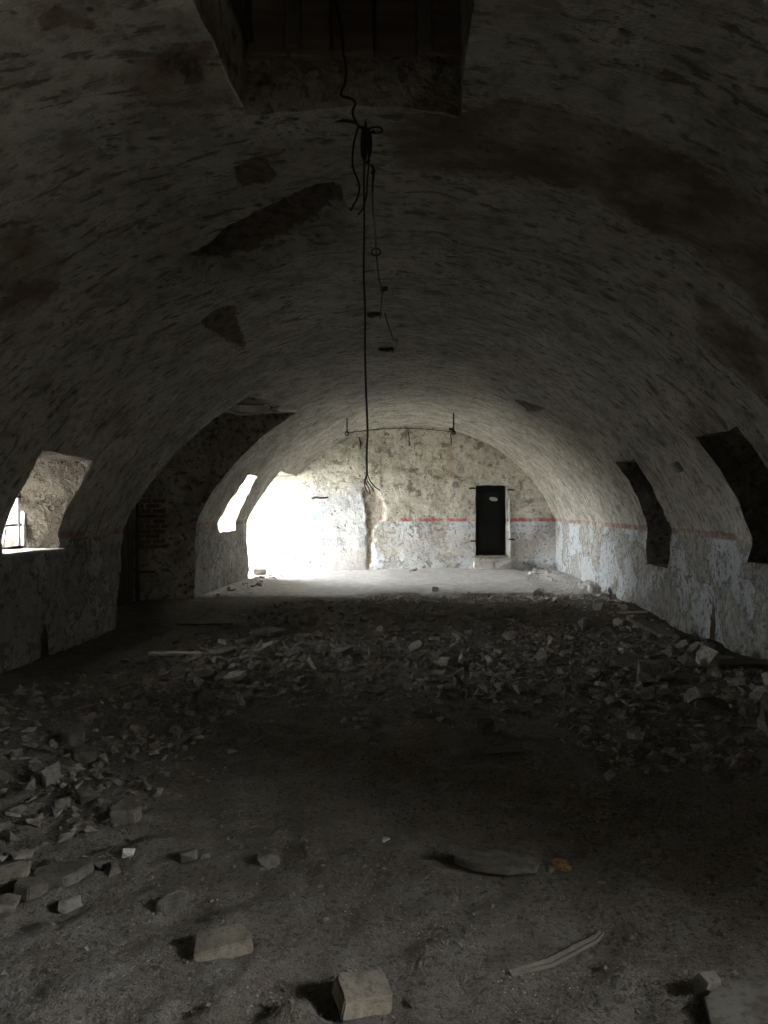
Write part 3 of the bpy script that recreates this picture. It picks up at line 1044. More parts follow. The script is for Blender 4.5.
for z0, z1 in ((0.295, 0.585), (0.615, 0.99)):
    part('pane', mesh_from('pane', [(x_, y_, z_) for x_ in (-0.003, 0.003) for y_, z_ in ((-0.58, z0), (0.45, z0), (0.45, z1), (-0.58, z1))],
         [(0, 1, 2, 3), (7, 6, 5, 4), (0, 4, 5, 1), (1, 5, 6, 2), (2, 6, 7, 3), (3, 7, 4, 0)]), M_glass, w1, (-0.012, 0, 0))
# the lowest pane is broken: a jagged remainder
jag = [(-0.58, 0.27), (0.45, 0.27), (0.45, 0.06), (0.36, 0.16), (0.22, 0.13), (0.10, 0.21), (-0.1, 0.18), (-0.3, 0.23), (-0.58, 0.12)]
n_ = len(jag)
part('broken_pane', mesh_from('broken_pane', [(-0.003, *p) for p in jag] + [(0.003, *p) for p in jag],
     [tuple(range(n_)), tuple(range(2 * n_ - 1, n_ - 1, -1))] + [(i, i + n_, (i + 1) % n_ + n_, (i + 1) % n_) for i in range(n_)]), M_glass, w1, (-0.012, 0, 0))
for k, yy in enumerate((-0.42, -0.2, 0.03, 0.25)):
    part('iron_bar', tube_mesh('iron_bar', [[(-0.35, yy, -0.02), (-0.35, yy + 0.01, 0.6), (-0.35, yy, 1.2)]], 0.011, 6), M_iron, w1, (0, 0, 0))
part('window_sill', plank_mesh('window_sill', (0.47, 1.12, 0.035), 170), M_palewood, w1, (0.23, -0.02, 0.012))
for k, (ya, za, yb, zb, bulge) in enumerate(((-0.02, 0.02, 0.10, 0.24, 0.06), (0.1, 0.16, 0.14, 0.25, 0.03), (0.53, 0.72, 0.60, 0.86, 0.05))):
    part('paint_curl', tube_mesh('paint_curl', [[(0.03, ya, za), (0.03 + bulge, (ya + yb) / 2 - 0.04, (za + zb) / 2), (0.04, yb, zb)]], 0.010, 5), M_white_paint, w1, (0, 0, 0))

# far left slot window (window_2)
w2 = empty('window_2', (-5.05, 15.7, 1.1))
tag(w2, 'narrow bright window slot on the left pier near the end wall', 'window', kind='structure')
part('stile', plank_mesh('stile', (0.05, 0.06, 1.48), 171), M_white_paint, w2, (0, -0.5, 0.72))
part('stile', plank_mesh('stile', (0.05, 0.06, 1.48), 172), M_white_paint, w2, (0, 0.92, 0.72))
part('mullion', plank_mesh('mullion', (0.04, 0.04, 1.48), 173), M_white_paint, w2, (0, 0.2, 0.72))
part('rail', plank_mesh('rail', (0.04, 1.45, 0.05), 174), M_white_paint, w2, (0, 0.2, 1.44))

# right slots: closed by dark shutter boards
def shutter(name, y0, y1, z0, z1, label):
    w_ = empty(name, (XR + 0.95, (y0 + y1) / 2, z0))
    tag(w_, label, 'window', kind='structure')
    n = 6
    wd = (y1 - y0) / n
    for k in range(n):
        part('board', plank_mesh('board', (0.03, wd - 0.01, z1 - z0 - 0.02), 180 + k + int(y0)), M_dkwood, w_, (0, -(y1 - y0) / 2 + (k + 0.5) * wd, (z1 - z0) / 2))
    for z in (0.25, 0.75):
        part('ledge', plank_mesh('ledge', (0.03, y1 - y0 - 0.05, 0.09), 195 + int(z * 8)), M_dkwood, w_, (-0.03, 0, (z1 - z0) * z))
shutter('window_3', 10.15, 11.55, 0.74, 2.28, 'dark boarded window slot on the right wall, farther from the viewer')
shutter('window_4', 6.6, 7.75, 1.01, 2.30, 'dark boarded window niche at the right picture edge')

# right window beside the viewer (outside the picture)
w5 = empty('window_5', (XR + 1.05, 0.7, 1.5))
tag(w5, 'open window frame on the right wall beside the viewer', 'window', kind='structure')
part('stile', plank_mesh('stile', (0.05, 0.06, 1.5), 201), M_white_paint, w5, (0, -0.65, 0.75))
part('stile', plank_mesh('stile', (0.05, 0.06, 1.5), 202), M_white_paint, w5, (0, 0.65, 0.75))
part('rail', plank_mesh('rail', (0.05, 1.36, 0.05), 203), M_white_paint, w5, (0, 0, 1.5))

# ------------------------------------------------------------------ dark doorway in the end wall (door_1)
dw, dh = p1.x - p0.x, p1.z - p0.z
d1 = empty('door_1', ((p0.x + p1.x) / 2, YB + 0.36, p0.z))
tag(d1, 'dark green narrow door set deep in the end wall', 'door', kind='structure')
bm = bmesh.new()
box_bm(bm, (0, 0, dh / 2), (dw + 0.06, 0.05, dh + 0.06))
for zc, hh in ((dh * 0.26, dh * 0.36), (dh * 0.70, dh * 0.42)):
    box_bm(bm, (-0.02, -0.03, zc), (dw * 0.68, 0.02, hh))
bmesh.ops.bevel(bm, geom=bm.edges[:], offset=0.006, segments=1, affect='EDGES')
leaf = link('leaf', bm_mesh('leaf', bm), M_door, d1)
bm = bmesh.new()
bmesh.ops.create_cone(bm, segments=20, radius1=0.5, radius2=0.5, depth=1, cap_ends=True)
bmesh.ops.transform(bm, matrix=Matrix.Diagonal((0.22, 0.105, 0.012, 1)), verts=bm.verts)
bmesh.ops.bevel(bm, geom=bm.edges[:], offset=0.003, segments=1, affect='EDGES')
pl = part('oval_plate', bm_mesh('oval_plate', bm), M_plate, d1, (at(494, 499, YB + 0.15).x - d1.location.x, -0.047, at(494, 499, YB).z - p0.z), (math.pi / 2, 0.15, 0))
pl['label'] = 'small pale oval plate'
part('threshold', plank_mesh('threshold', (dw + 0.05, 0.42, 0.06), 210), M_tan, d1, (0, -0.19, -0.02))
for k, (px, py) in enumerate(((472, 488.5), (510.5, 490), (473, 541), (511.5, 539.5))):
    v = at(px, py, YB)
    part('hinge_pin', tube_mesh('hinge_pin', [[(-0.07, 0, 0), (0.0, -0.03, 0.005), (0.07, 0, 0.0)]], 0.022, 6), M_iron, d1, (v.x - d1.location.x, -0.40, v.z - p0.z))
v0, v1 = at(509.5, 558, YB), at(509, 492, YB)
part('edge_strip', plank_mesh('edge_strip', (0.045, 0.03, v1.z - v0.z), 211, warp=0.008), M_white_paint, d1, (v0.x - d1.location.x, -0.375, (v0.z + v1.z) / 2 - p0.z))
for nm, (xa, xb), zz, lab in (('stone_block', (474, 493), 0.21, 'pale left stone block of the step below the dark door'),
                              ('stone_block', (493.5, 512), 0.24, 'pale right stone block of the step below the dark door')):
    xa, xb = at(xa, 565, YB - 0.25).x, at(xb, 565, YB - 0.25).x
    me = brick_mesh((xb - xa, 0.36, zz), 220 + int(zz * 100), bev=0.02, rough=0.02)
    o = link(nm, me, M_pale)
    rest(o, (xa + xb) / 2, YB - 0.22, (0, 0.02, 0), 0.02)
    tag(o, lab, 'stone', 'doorstep stones')

# marks fixed to the end wall
v = at(455, 485, YB - 0.02)
bm = bmesh.new()
bmesh.ops.create_cone(bm, segments=14, radius1=0.085, radius2=0.075, depth=0.05, cap_ends=True)
bmesh.ops.bevel(bm, geom=bm.edges[:], offset=0.008, segments=1, affect='EDGES')
o = tag(link('wall_plug', bm_mesh('wall_plug', bm), M_box), 'round grey wall plug on the end wall left of the door', 'plug')
o.location = v
o.rotation_euler = (math.pi / 2, 0, 0)
v = at(320, 498, YB - 0.03)
o = tag(link('iron_bracket', tube_mesh('iron_bracket', [[(-0.22, 0.02, -0.01), (-0.1, -0.01, 0.01), (0.05, -0.02, 0.0), (0.2, 0.02, 0.015)]], 0.022, 6), M_iron), 'flat rusty iron bar on the bright left half of the end wall', 'bracket')
o.location = v
for (px, ya, yb), lab in (((359.5, 438, 449), 'left of three short rusty pins high on the end wall'), ((408.5, 433, 446), 'middle of three short rusty pins high on the end wall'), ((450.5, 434, 446), 'right of three short rusty pins high on the end wall')):
    a_, b_ = at(px, ya, YB - 0.03), at(px + 0.5, yb, YB - 0.03)
    tag(link('iron_pin', tube_mesh('iron_pin', [[a_ + Vector((0, 0.06, 0)), a_, (a_ + b_) / 2 + Vector((0.01, -0.01, 0)), b_]], 0.012, 5), M_iron), lab, 'pin', 'pins on the end wall')

# ------------------------------------------------------------------ cables
DY = 4.20
def A(px, py, y=DY): return tuple(at(px, py, y))
lc = empty('hanging_cable', A(365, 128))
tag(lc, 'long black cable hanging straight down from the vault with frayed end', 'cable')
def world_part(name, me, mat, par):
    o = link(name, me, mat, par)
    o.matrix_parent_inverse = Matrix.Translation(-par.location)
    return o
world_part('cord', tube_mesh('cord', [[A(365.5, 122), A(364.5, 150), A(364, 185), A(364.3, 230), A(363.6, 270), A(365, 310), A(365, 350), A(366, 390), A(367.5, 430), A(366.5, 455), A(367, 474)]], 0.0058, 7), M_rubber, lc)
for pts in ([(367, 473), (364.5, 480), (364.8, 487), (367.5, 492)], [(367, 473), (367, 480), (371, 487), (373.5, 491)], [(367, 473), (370, 481), (375, 487), (380, 490.5)], [(366.5, 474), (365.5, 482), (369, 489), (370, 494)]):
    world_part('wire', tube_mesh('wire', [[A(p[0], p[1], DY + 0.01 * k) for k, p in enumerate(pts)]], 0.0030, 5), M_rubber, lc)

kb = empty('cable_bundle', A(368, 126))
tag(kb, 'knotted bundle of black cable loops hooked under the vault', 'cable')
loop1 = [A(363, 126, DY - 0.02), A(361.5, 140, DY - 0.02), A(362, 155, DY - 0.02), A(365, 160, DY - 0.02), A(366.5, 150, DY - 0.03), A(366, 135, DY - 0.03), A(368, 128, DY - 0.02)]
loop2 = [A(366, 130, DY + 0.02), A(368, 145, DY + 0.02), A(369, 157, DY + 0.02), A(371, 150, DY + 0.03), A(371, 138, DY + 0.03), A(369, 129, DY + 0.02)]
loop3 = [A(364.5, 128, DY + 0.03), A(363, 143, DY + 0.03), A(363.5, 158, DY + 0.04), A(367, 163, DY + 0.04), A(369.5, 152, DY + 0.04), A(368.5, 132, DY + 0.03)]
for lp in (loop1, loop2, loop3):
    world_part('loop', tube_mesh('loop', [lp], 0.0062, 6), M_rubber, kb)
world_part('side_loop', tube_mesh('side_loop', [[A(365, 130), A(371, 128), A(377, 127), A(382, 129), A(381, 132), A(376, 133), A(370, 133), A(366, 134)]], 0.006, 6), M_rubber, kb)
world_part('wrap', tube_mesh('wrap', [[A(362, 131, DY - 0.03), A(366, 133, DY - 0.05), A(371, 132, DY - 0.02), A(368, 134, DY + 0.04), A(363, 135, DY + 0.02), A(364, 137, DY - 0.04), A(371, 136, DY - 0.03)]], 0.006, 6), M_rubber, kb)
bm = bmesh.new()
v = at(373.5, 172, DY)
box_bm(bm, v, (0.022, 0.022, 0.035), Euler((0, 0.2, 0)).to_matrix())
bmesh.ops.bevel(bm, geom=bm.edges[:], offset=0.005, segments=2, affect='EDGES')
world_part('plug', bm_mesh('plug', bm), M_rubber, kb)

tag(link('loose_wire', tube_mesh('loose_wire', [[A(358.5, 126), A(354.5, 140), A(352.5, 155), A(353, 168), A(357, 178), A(359.5, 188), A(357, 199), A(353, 206), A(350.5, 211)]], 0.006, 6), M_rubber),
    'short curved wire dangling left of the long hanging cable', 'wire')
tag(link('loose_wire', tube_mesh('loose_wire', [[A(369.5, 160, DY + 0.02), A(367.5, 178, DY + 0.03), A(366.5, 195, DY + 0.03), A(363, 208, DY + 0.02), A(358, 215, DY + 0.02)]], 0.005, 6), M_rubber),
    'thin wire crossing behind the long hanging cable, end bent left', 'wire')
feed = [at(335, 1, 4.02), at(341, 30, 4.03), at(343, 50, 4.03), at(346, 70, 4.03), at(344.5, 84, 4.05), at(341, 95, 4.02), at(352, 99, 4.02), at(355, 104, 4.03), at(352.5, 112, 4.04), at(355, 120, 4.10), at(359.5, 127, 4.16), at(365, 128, 4.20)]
tag(link('feed_cable', tube_mesh('feed_cable', [[tuple(p) for p in feed]], 0.0075, 6), M_rubber), 'black cable running down from the hatch in the vault', 'cable')
v, _ = on_vault(345, 119)
tag(link('iron_bracket', tube_mesh('iron_bracket', [[(v.x - 0.10, v.y, v.z - 0.01), (v.x, v.y - 0.01, v.z - 0.015), (v.x + 0.06, v.y, v.z - 0.02)], [(v.x - 0.09, v.y, v.z - 0.01), (v.x - 0.09, v.y, v.z + 0.06)]], 0.009, 6), M_iron),
    'thin iron bar under the vault at the hatch edge beside the cable', 'bracket')
v, _ = on_vault(366, 124)
tag(link('ceiling_hook', tube_mesh('ceiling_hook', [[(v.x, v.y, v.z + 0.08), (v.x, v.y, v.z - 0.03), (v.x + 0.02, v.y, v.z - 0.055), (v.x + 0.045, v.y, v.z - 0.035)]], 0.008, 6), M_iron),
    'iron hook in the vault that carries the cable bundle', 'hook')

# light wire along the crown, with its brackets
pts = [(371.5, 165, DY + 0.02), (373.5, 172, DY), (372.5, 190, DY + 0.05), (373.5, 215, 4.8), (375, 232, 5.4)]
W = [tuple(at(*p)) for p in pts]
for px, py in ((376, 246), (377.5, 262), (379, 276), (382, 287), (381.5, 300), (380, 316)):
    v, _ = on_vault(px, py)
    W.append((v.x, v.y, v.z - 0.035))
tag(link('crown_wire', tube_mesh('crown_wire', [W], 0.0075, 6), M_rubber), 'thin black wire running along the crown of the vault', 'wire')
W = []
for px, py in ((385, 311), (388, 322), (391, 330), (394, 338), (397, 337), (396, 345), (392, 350)):
    v, _ = on_vault(px, py)
    W.append((v.x, v.y, v.z - 0.03))
tag(link('crown_wire', tube_mesh('crown_wire', [W], 0.009, 6), M_rubber), 'short farther wire curled at the crown behind the brackets', 'wire')
v, _ = on_vault(376, 246)
ring = [(v.x + 0.035 * math.cos(t), v.y, v.z - 0.05 + 0.03 * math.sin(t)) for t in np.linspace(0, 2 * math.pi, 11)]
tag(link('wire_ring', tube_mesh('wire_ring', [ring], 0.007, 5), M_iron), 'small wire ring hanging at the crown of the vault', 'ring')
for (px, py, wd), lab in (((384, 287, 0.07), 'nearest of three dark wooden wire brackets on the crown'), ((374.5, 313, 0.16), 'middle of three dark wooden wire brackets on the crown'), ((386, 348, 0.20), 'farthest of three dark wooden wire brackets on the crown')):
    v, _ = on_vault(px, py)
    o = tag(link('wire_bracket', plank_mesh('wire_bracket', (wd, 0.07, 0.05), 230 + px, bev=0.008), M_dkwood), lab, 'bracket', 'crown wire brackets')
    o.location = (v.x, v.y, v.z - 0.015)

# tie wire between two rods far down the vault
rods = []
for (px, ya, yb), lab in (((347, 418, 433), 'left thin iron rod hanging from the far vault'), ((453.5, 413, 432), 'right thin iron rod hanging from the far vault')):
    v, _ = on_vault(px, ya)
    b_ = at(px, yb, v.y)
    rods.append(b_)
    o = empty('iron_rod', tuple(v))
    tag(o, lab, 'rod', 'rods holding the tie wire')
    world_part('shaft', tube_mesh('shaft', [[v + Vector((0, 0, 0.06)), (v + b_) / 2, b_]], 0.014, 6), M_iron, o)
    world_part('eye', tube_mesh('eye', [[b_ + Vector((0.04 * math.cos(t), 0, 0.04 * math.sin(t) - 0.01)) for t in np.linspace(0, 2 * math.pi, 9)]], 0.012, 5), M_iron, o)
    if px > 400:
        bm = bmesh.new()
        box_bm(bm, b_ + Vector((-0.05, 0, 0.06)), (0.10, 0.04, 0.05))
        bmesh.ops.bevel(bm, geom=bm.edges[:], offset=0.008, segments=1, affect='EDGES')
        world_part('clamp', bm_mesh('clamp', bm), M_iron, o)
mid = [rods[0].lerp(rods[1], t) + Vector((0, 0, 0.09 * math.sin(math.pi * t))) for t in (0, 0.15, 0.35, 0.55, 0.75, 0.9, 1)]
tag(link('tie_wire', tube_mesh('tie_wire', [[tuple(p) for p in mid]], 0.009, 5), M_iron), 'thin wire stretched between the two rods under the far vault', 'wire')

# junction box on the right flank of the vault
v, s_ = on_vault(678, 466)
an = s_ / R
jb = empty('junction_box', tuple(v))
jb.rotation_euler = (0, math.pi + an, 0)
tag(jb, 'small grey junction box on the right flank of the vault', 'box')
bm = bmesh.new()
box_bm(bm, (0, 0, 0.02), (0.13, 0.15, 0.07))
bmesh.ops.bevel(bm, geom=bm.edges[:], offset=0.012, segments=2, affect='EDGES')
link('housing', bm_mesh('housing', bm), M_box, jb)
bm = bmesh.new()
box_bm(bm, (0, 0, 0.06), (0.11, 0.13, 0.012))
bmesh.ops.bevel(bm, geom=bm.edges[:], offset=0.005, segments=1, affect='EDGES')
link('lid', bm_mesh('lid', bm), M_box, jb)

# ------------------------------------------------------------------ singled-out pieces on the floor
def piece(name, me, mat, px, py, rot, label, cat, sink=0.001, group=None, y_off=0.0):
    x, y = on_floor(px, py)
    o = link(name, me, mat)
    rest(o, x, y + y_off, rot, sink)
    tag(o, label, cat, group)
    return o

rad = math.radians
piece('broken_brick', brick_mesh((0.20, 0.105, 0.06), 1, [((0.085, 0.03, 0.0), (1, 0.5, 0.2)), ((-0.095, 0, 0.03), (-0.9, 0.1, 0.2))], 0.005, 0.005), M_tan, 223, 953,
      (rad(14), rad(-7), rad(16)), 'tan broken brick lying tilted in the foreground, left of the other brick', 'brick', 0.012)
piece('broken_brick', brick_mesh((0.165, 0.135, 0.07), 2, [((0.0, 0.06, 0.03), (0.1, 0.7, 0.75)), ((-0.075, 0.05, 0.03), (-0.8, 0.5, 0.2))], 0.005, 0.008), M_tan, 362, 999,
      (rad(8), rad(6), rad(22)), 'chipped brown brick at the bottom edge of the picture, right of the other brick', 'brick', 0.015)
piece('floor_plate', slab_mesh(3, (0.39, 0.22, 0.035), pts=[(-1, 0.5), (-0.75, 0.9), (-0.2, 0.75), (0.6, 0.5), (1, 0.1), (0.85, -0.5), (0.2, -0.9), (-0.5, -0.75), (-0.95, -0.2)], bev=0.006), M_rub, 497, 869,
      (0, rad(1.5), rad(-4)), 'long flat oval stone plate half in shadow on the foreground floor', 'stone', -0.012)
piece('ochre_stone', brick_mesh((0.085, 0.055, 0.032), 4, [((0.03, 0.015, 0), (0.8, 0.8, 0)), ((-0.03, -0.015, 0), (-0.8, -0.8, 0.2))], 0.008, 0.004), M_ochre, 562, 865,
      (rad(8), rad(5), rad(-15)), 'small ochre yellow stone beside the oval plate', 'stone', 0.004)
piece('small_stone', chunk_mesh(5, (0.04, 0.035, 0.03), 14), M_rub, 550, 871, (0, 0, 0.5), 'tiny grey stone touching the ochre yellow stone', 'stone', 0.004)
# curved split stick
sx = [on_floor(p[0], p[1]) for p in ((510, 976), (527, 970), (550, 963), (575, 951), (595, 941), (602, 933))]
bm = bmesh.new()
rows = []
for k, (xx, yy) in enumerate(sx):
    q = sx[min(k + 1, 5)], sx[max(k - 1, 0)]
    tg = Vector((q[0][0] - q[1][0], q[0][1] - q[1][1], 0)).normalized()
    nn = Vector((-tg.y, tg.x, 0))
    hw = (0.009, 0.014, 0.018, 0.018, 0.015, 0.007)[k]
    z = float(height(xx, yy)) + 0.006 + 0.002 * k
    c = Vector((xx, yy, z))
    rows.append([bm.verts.new(c + nn * u * hw + Vector((0, 0, h_))) for u, h_ in ((-1, -0.004), (-0.8, 0.007), (-0.15, 0.002), (0.1, 0.003), (0.75, 0.009), (1, -0.002), (0, -0.02))])
for k in range(5):
    for i in range(7):
        bm.faces.new((rows[k][i], rows[k][(i + 1) % 7], rows[k + 1][(i + 1) % 7], rows[k + 1][i]))
bm.faces.new(rows[0]); bm.faces.new(rows[-1])
tag(link('split_stick', bm_mesh('split_stick', bm), M_stick), 'curved split grey stick lying on the foreground floor at right', 'stick')
piece('floor_plate', slab_mesh(6, (0.24, 0.155, 0.05), pts=[(-0.95, 0.35), (-0.2, 0.75), (0.7, 0.95), (1, 0.6), (0.65, -0.55), (0.3, -0.95), (-0.6, -0.8), (-0.9, -0.3)], bev=0.005), M_rub, 62, 884, (rad(6), rad(-3), rad(6)), 'flat grey stone plate, largest of the cluster at the lower left', 'stone')
piece('floor_plate', slab_mesh(7, (0.20, 0.15, 0.05), bev=0.005), M_tan, 6, 892, (rad(12), rad(-5), rad(25)), 'tan edged stone plate cut by the left picture edge', 'stone')
piece('floor_plate', slab_mesh(8, (0.15, 0.11, 0.055), bev=0.005), M_rub, 30, 902, (rad(5), rad(6), 0.3), 'grey stone leaning below the largest plate at the lower left', 'stone')
piece('rubble_stone', chunk_mesh(9, (0.10, 0.08, 0.06), 16), M_rub, 70, 907, (0.1, 0, 0.6), 'small rounded grey stone right of the leaning stone, lower left', 'stone')
piece('rubble_stone', chunk_mesh(10, (0.13, 0.12, 0.08), 14), M_rub, 2, 922, (0.1, 0.2, 0.2), 'grey stone at the left picture edge, lowest of the cluster', 'stone')
piece('white_stone', chunk_mesh(11, (0.058, 0.05, 0.045), 18), M_white, 128, 859, (0, 0.2, 0.2), 'small whitish stone above the lower left cluster', 'stone', 0.004)
piece('rubble_stone', chunk_mesh(12, (0.07, 0.06, 0.055), 15), M_rub, 114, 874, (0, 0, 1.1), 'round grey stone next to the small whitish stone', 'stone')
piece('rubble_stone', chunk_mesh(13, (0.055, 0.06, 0.05), 15), M_rub, 100, 871, (0, 0, 1.9), 'little grey stone at the tip of the largest lower left plate', 'stone')
piece('rubble_stone', chunk_mesh(14, (0.09, 0.08, 0.06), 16), M_rub, 189, 859, (0, 0, 0.4), 'rounded grey stone with a long dark shadow, left foreground', 'stone')
piece('rubble_stone', chunk_mesh(15, (0.055, 0.05, 0.04), 15), M_rub, 203, 858, (0, 0, 0.9), 'smaller grey stone right beside the shadowed rounded stone', 'stone')
piece('floor_plate', slab_mesh(16, (0.13, 0.05, 0.05), pts=[(-1, -0.5), (-0.5, 0.7), (0.6, 1), (1, 0.3), (0.8, -0.7), (-0.6, -1)], bev=0.006), M_rub, 172, 908, (rad(14), 0, rad(24)), 'wedge shaped grey stone between plate cluster and tan brick', 'stone')
piece('rubble_stone', slab_mesh(17, (0.16, 0.10, 0.08), pts=[(-0.9, 0.9), (0.7, 0.95), (1, 0.1), (0.85, -0.8), (-0.8, -0.95), (-1, 0)], bev=0.008), M_rub, 126, 822, (0.05, -0.08, -0.05), 'squarish grey block lying alone on the left floor', 'stone')
piece('floor_plate', slab_mesh(18, (0.21, 0.13, 0.07), bev=0.008), M_rub, 86, 765, (0.12, 0, -0.08), 'long grey stone lying in the middle of the left heap', 'stone')
piece('rubble_stone', slab_mesh(19, (0.16, 0.13, 0.10), bev=0.008), M_rub, 75, 752, (0.25, 0.05, 0.1), 'brownish block standing behind the long grey stone, left heap', 'stone')
piece('floor_plate', slab_mesh(21, (0.34, 0.30, 0.04), pts=[(-1, -0.9), (-0.75, 0.0), (-0.3, 0.3), (0.25, 0.6), (1, 0.55), (1.1, -1)], bev=0.005), M_rub, 742, 1012, (0.02, -0.03, 0.1), 'flat stone plate cut by the lower right picture corner', 'stone', -0.008)
piece('rubble_stone', chunk_mesh(22, (0.09, 0.08, 0.06), 14), M_rub, 708, 1000, (0, 0, 0.3), 'dark stone beside the plate in the lower right corner', 'stone')
piece('floor_plate', slab_mesh(23, (0.52, 0.55, 0.05), pts=[(-1, 0.9), (-0.35, 1), (0.9, -0.6), (0.75, -0.95), (0.1, -0.9), (-0.8, 0.5)], bev=0.008), M_rub, 655, 642, (rad(14), rad(4), 0), 'large tilted plaster plate in the rubble near the right wall', 'plaster')
piece('rubble_stone', slab_mesh(24, (0.24, 0.2, 0.15), bev=0.02), M_rub, 712, 668, (0.2, 0.1, 0.3), 'thick broken block against the right wall foot', 'stone')
piece('floor_plate', slab_mesh(25, (0.36, 0.26, 0.06), bev=0.008), M_rub, 627, 674, (0.22, 0.05, -0.2), 'grey plaster plate lying below the large tilted plate', 'plaster')
piece('floor_plank', plank_mesh('floor_plank', (0.46, 0.10, 0.035), 26), M_wood, 683, 692, (0.05, 0.03, 0.03), 'short grey plank in the right rubble heap', 'plank')
piece('floor_plank', plank_mesh('floor_plank', (0.55, 0.16, 0.05), 27), M_wood, 742, 676, (0.15, 0.0, 0.02), 'broad dark plank in the rubble under the right wall', 'plank')
piece('floor_plate', slab_mesh(28, (0.24, 0.2, 0.05), pts=[(-1, 0.6), (0.2, 1), (1, 0.5), (0.9, -1), (-0.2, -0.2)], bev=0.006), M_rub, 714, 722, (0.5, 0.1, 0.2), 'pointed plaster plate set upright in the right heap', 'plaster')
piece('rubble_stone', chunk_mesh(29, (0.2, 0.14, 0.12), 14), M_rub, 648, 632, (0, 0, 0.3), 'dark angular stone just above the large tilted plate', 'stone', y_off=0.5)
for k, (px, py, r_) in enumerate(((757, 712, 0.7), (748, 716, 1.2), (703, 706, 0.1))):
    lab = ('pale splintered stick at the right edge of the heap', 'shorter splinter crossing the pale stick, right heap', 'thin splinter lying flat in the right heap')[k]
    piece('splinter', plank_mesh('splinter', (0.14 - 0.03 * k, 0.014, 0.014), 300 + k, bev=0.003), M_palewood, px, py, (0, -0.4 if k < 2 else 0, r_), lab, 'stick', 0.006)
for k, (px, py) in enumerate(((722, 749), (752, 757))):
    me = slab_mesh(310 + k, (0.075, 0.05, 0.008), pts=[(-1, 0), (-0.4, 0.6), (0.1, 0.4), (0.5, 0.9), (1, 0.1), (0.3, -0.5), (-0.5, -0.6)])
    piece('dry_leaf', me, M_leaf, px, py, (0.3, 0.2, 0.4 + k), ('left of two yellowish dry leaves in the right heap', 'right of two yellowish dry leaves in the right heap')[k], 'leaf', 0.002, 'dry leaves')
piece('rubble_stone', slab_mesh(32, (0.15, 0.13, 0.09), bev=0.008), M_rub, 486, 735, (0.25, 0.0, -0.1), 'single pale grey lump alone in the middle of the dark floor', 'stone')
piece('floor_plank', plank_mesh('floor_plank', (0.26, 0.06, 0.022), 33), M_wood, 502, 754, (0, 0, -0.05), 'short dark board in the middle of the dark floor', 'plank')
piece('loose_brick', brick_mesh((0.29, 0.16, 0.13), 34, bev=0.012, rough=0.012), M_rub, 260, 575, (0, 0, 0.1), 'dark brick at the foot of the pier by the bright opening', 'brick')
piece('loose_brick', brick_mesh((0.27, 0.14, 0.10), 35, bev=0.012, rough=0.010), M_tan, 259.5, 571, (0, 0, -0.1), 'orange tan brick behind the dark brick by the bright opening', 'brick', y_off=0.9)
piece('floor_plank', plank_mesh('floor_plank', (0.42, 0.07, 0.03), 36), M_palewood, 632, 618, (0, 0, 0.02), 'pale thin board on the lit floor by the right wall', 'plank', 0.004)
piece('white_stone', brick_mesh((0.07, 0.07, 0.07), 37, bev=0.012, rough=0.01), M_white, 581, 586, (0, 0, 0.3), 'white cube of stone on the lit floor near the right wall', 'stone')
piece('rubble_stone', slab_mesh(38, (0.27, 0.2, 0.12), bev=0.008), M_pale, 594, 596, (0.2, 0.1, 0.2), 'biggest pale block in the debris at the foot of the right wall', 'stone')
piece('rubble_stone', chunk_mesh(39, (0.30, 0.2, 0.16), 16), M_pale, 588, 590, (0.2, 0.1, 0.9), 'pale lump behind the biggest block at the right wall foot', 'stone')
piece('rubble_stone', chunk_mesh(40, (0.12, 0.10, 0.10), 14), M_pale, 435, 594, (0, 0, 0.2), 'pale upright lump on the edge of the lit concrete', 'stone')
piece('rubble_stone', chunk_mesh(41, (0.2, 0.14, 0.1), 14), M_pale, 413, 573, (0, 0, 0.2), 'pale lump at the foot of the end wall right of the chase', 'stone')
piece('floor_plank', plank_mesh('floor_plank', (0.62, 0.10, 0.03), 42), M_palewood, 180, 660, (0, rad(3), rad(12)), 'long pale lath lying left of the lit rubble patch', 'plank', 0.006)
piece('floor_plate', slab_mesh(43, (0.30, 0.16, 0.05), bev=0.006), M_rub, 204, 686, (rad(18), rad(-15), 0.3), 'tilted plaster plate at the near edge of the lit rubble patch', 'plaster')
piece('floor_plate', slab_mesh(44, (0.24, 0.14, 0.05), bev=0.006), M_pale, 235, 684, (rad(16), rad(-12), 0.4), 'pale tilted plate in the middle of the lit rubble patch', 'plaster')
piece('floor_plate', slab_mesh(45, (0.30, 0.16, 0.045), bev=0.006), M_rub, 222, 664, (rad(10), rad(-8), 0.2), 'flat grey plate at the back of the lit rubble patch', 'plaster')
piece('floor_plate', slab_mesh(46, (0.55, 0.34, 0.06), bev=0.01), M_rub, 268, 637, (0.04, 0, 0), 'broad flat plate on the brown floor before the left pier', 'plaster')
piece('floor_plank', plank_mesh('floor_plank', (0.75, 0.12, 0.03), 47), M_wood, 205, 625, (0, 0, 0.02), 'dark plank lying on the brown floor before the tall niche', 'plank')
piece('pebble', chunk_mesh(48, (0.045, 0.035, 0.025), 14), M_white, 386, 842, (0, 0, 0.2), 'flat whitish pebble at the edge of the foreground shadow', 'stone', 0.003)
piece('rubble_stone', chunk_mesh(49, (0.10, 0.07, 0.06), 14), M_rub, 268, 866, (0, 0, 0.3), 'dark stone with a deep shadow in the centre foreground', 'stone')

for o in [q for q in C.objects if q.name.startswith('broken_brick')]:
    o.data.materials.append(M_lit_break)
    for p in o.data.polygons:
        if p.normal.y < -0.5 and p.normal.z < 0.5:
            p.material_index = 1

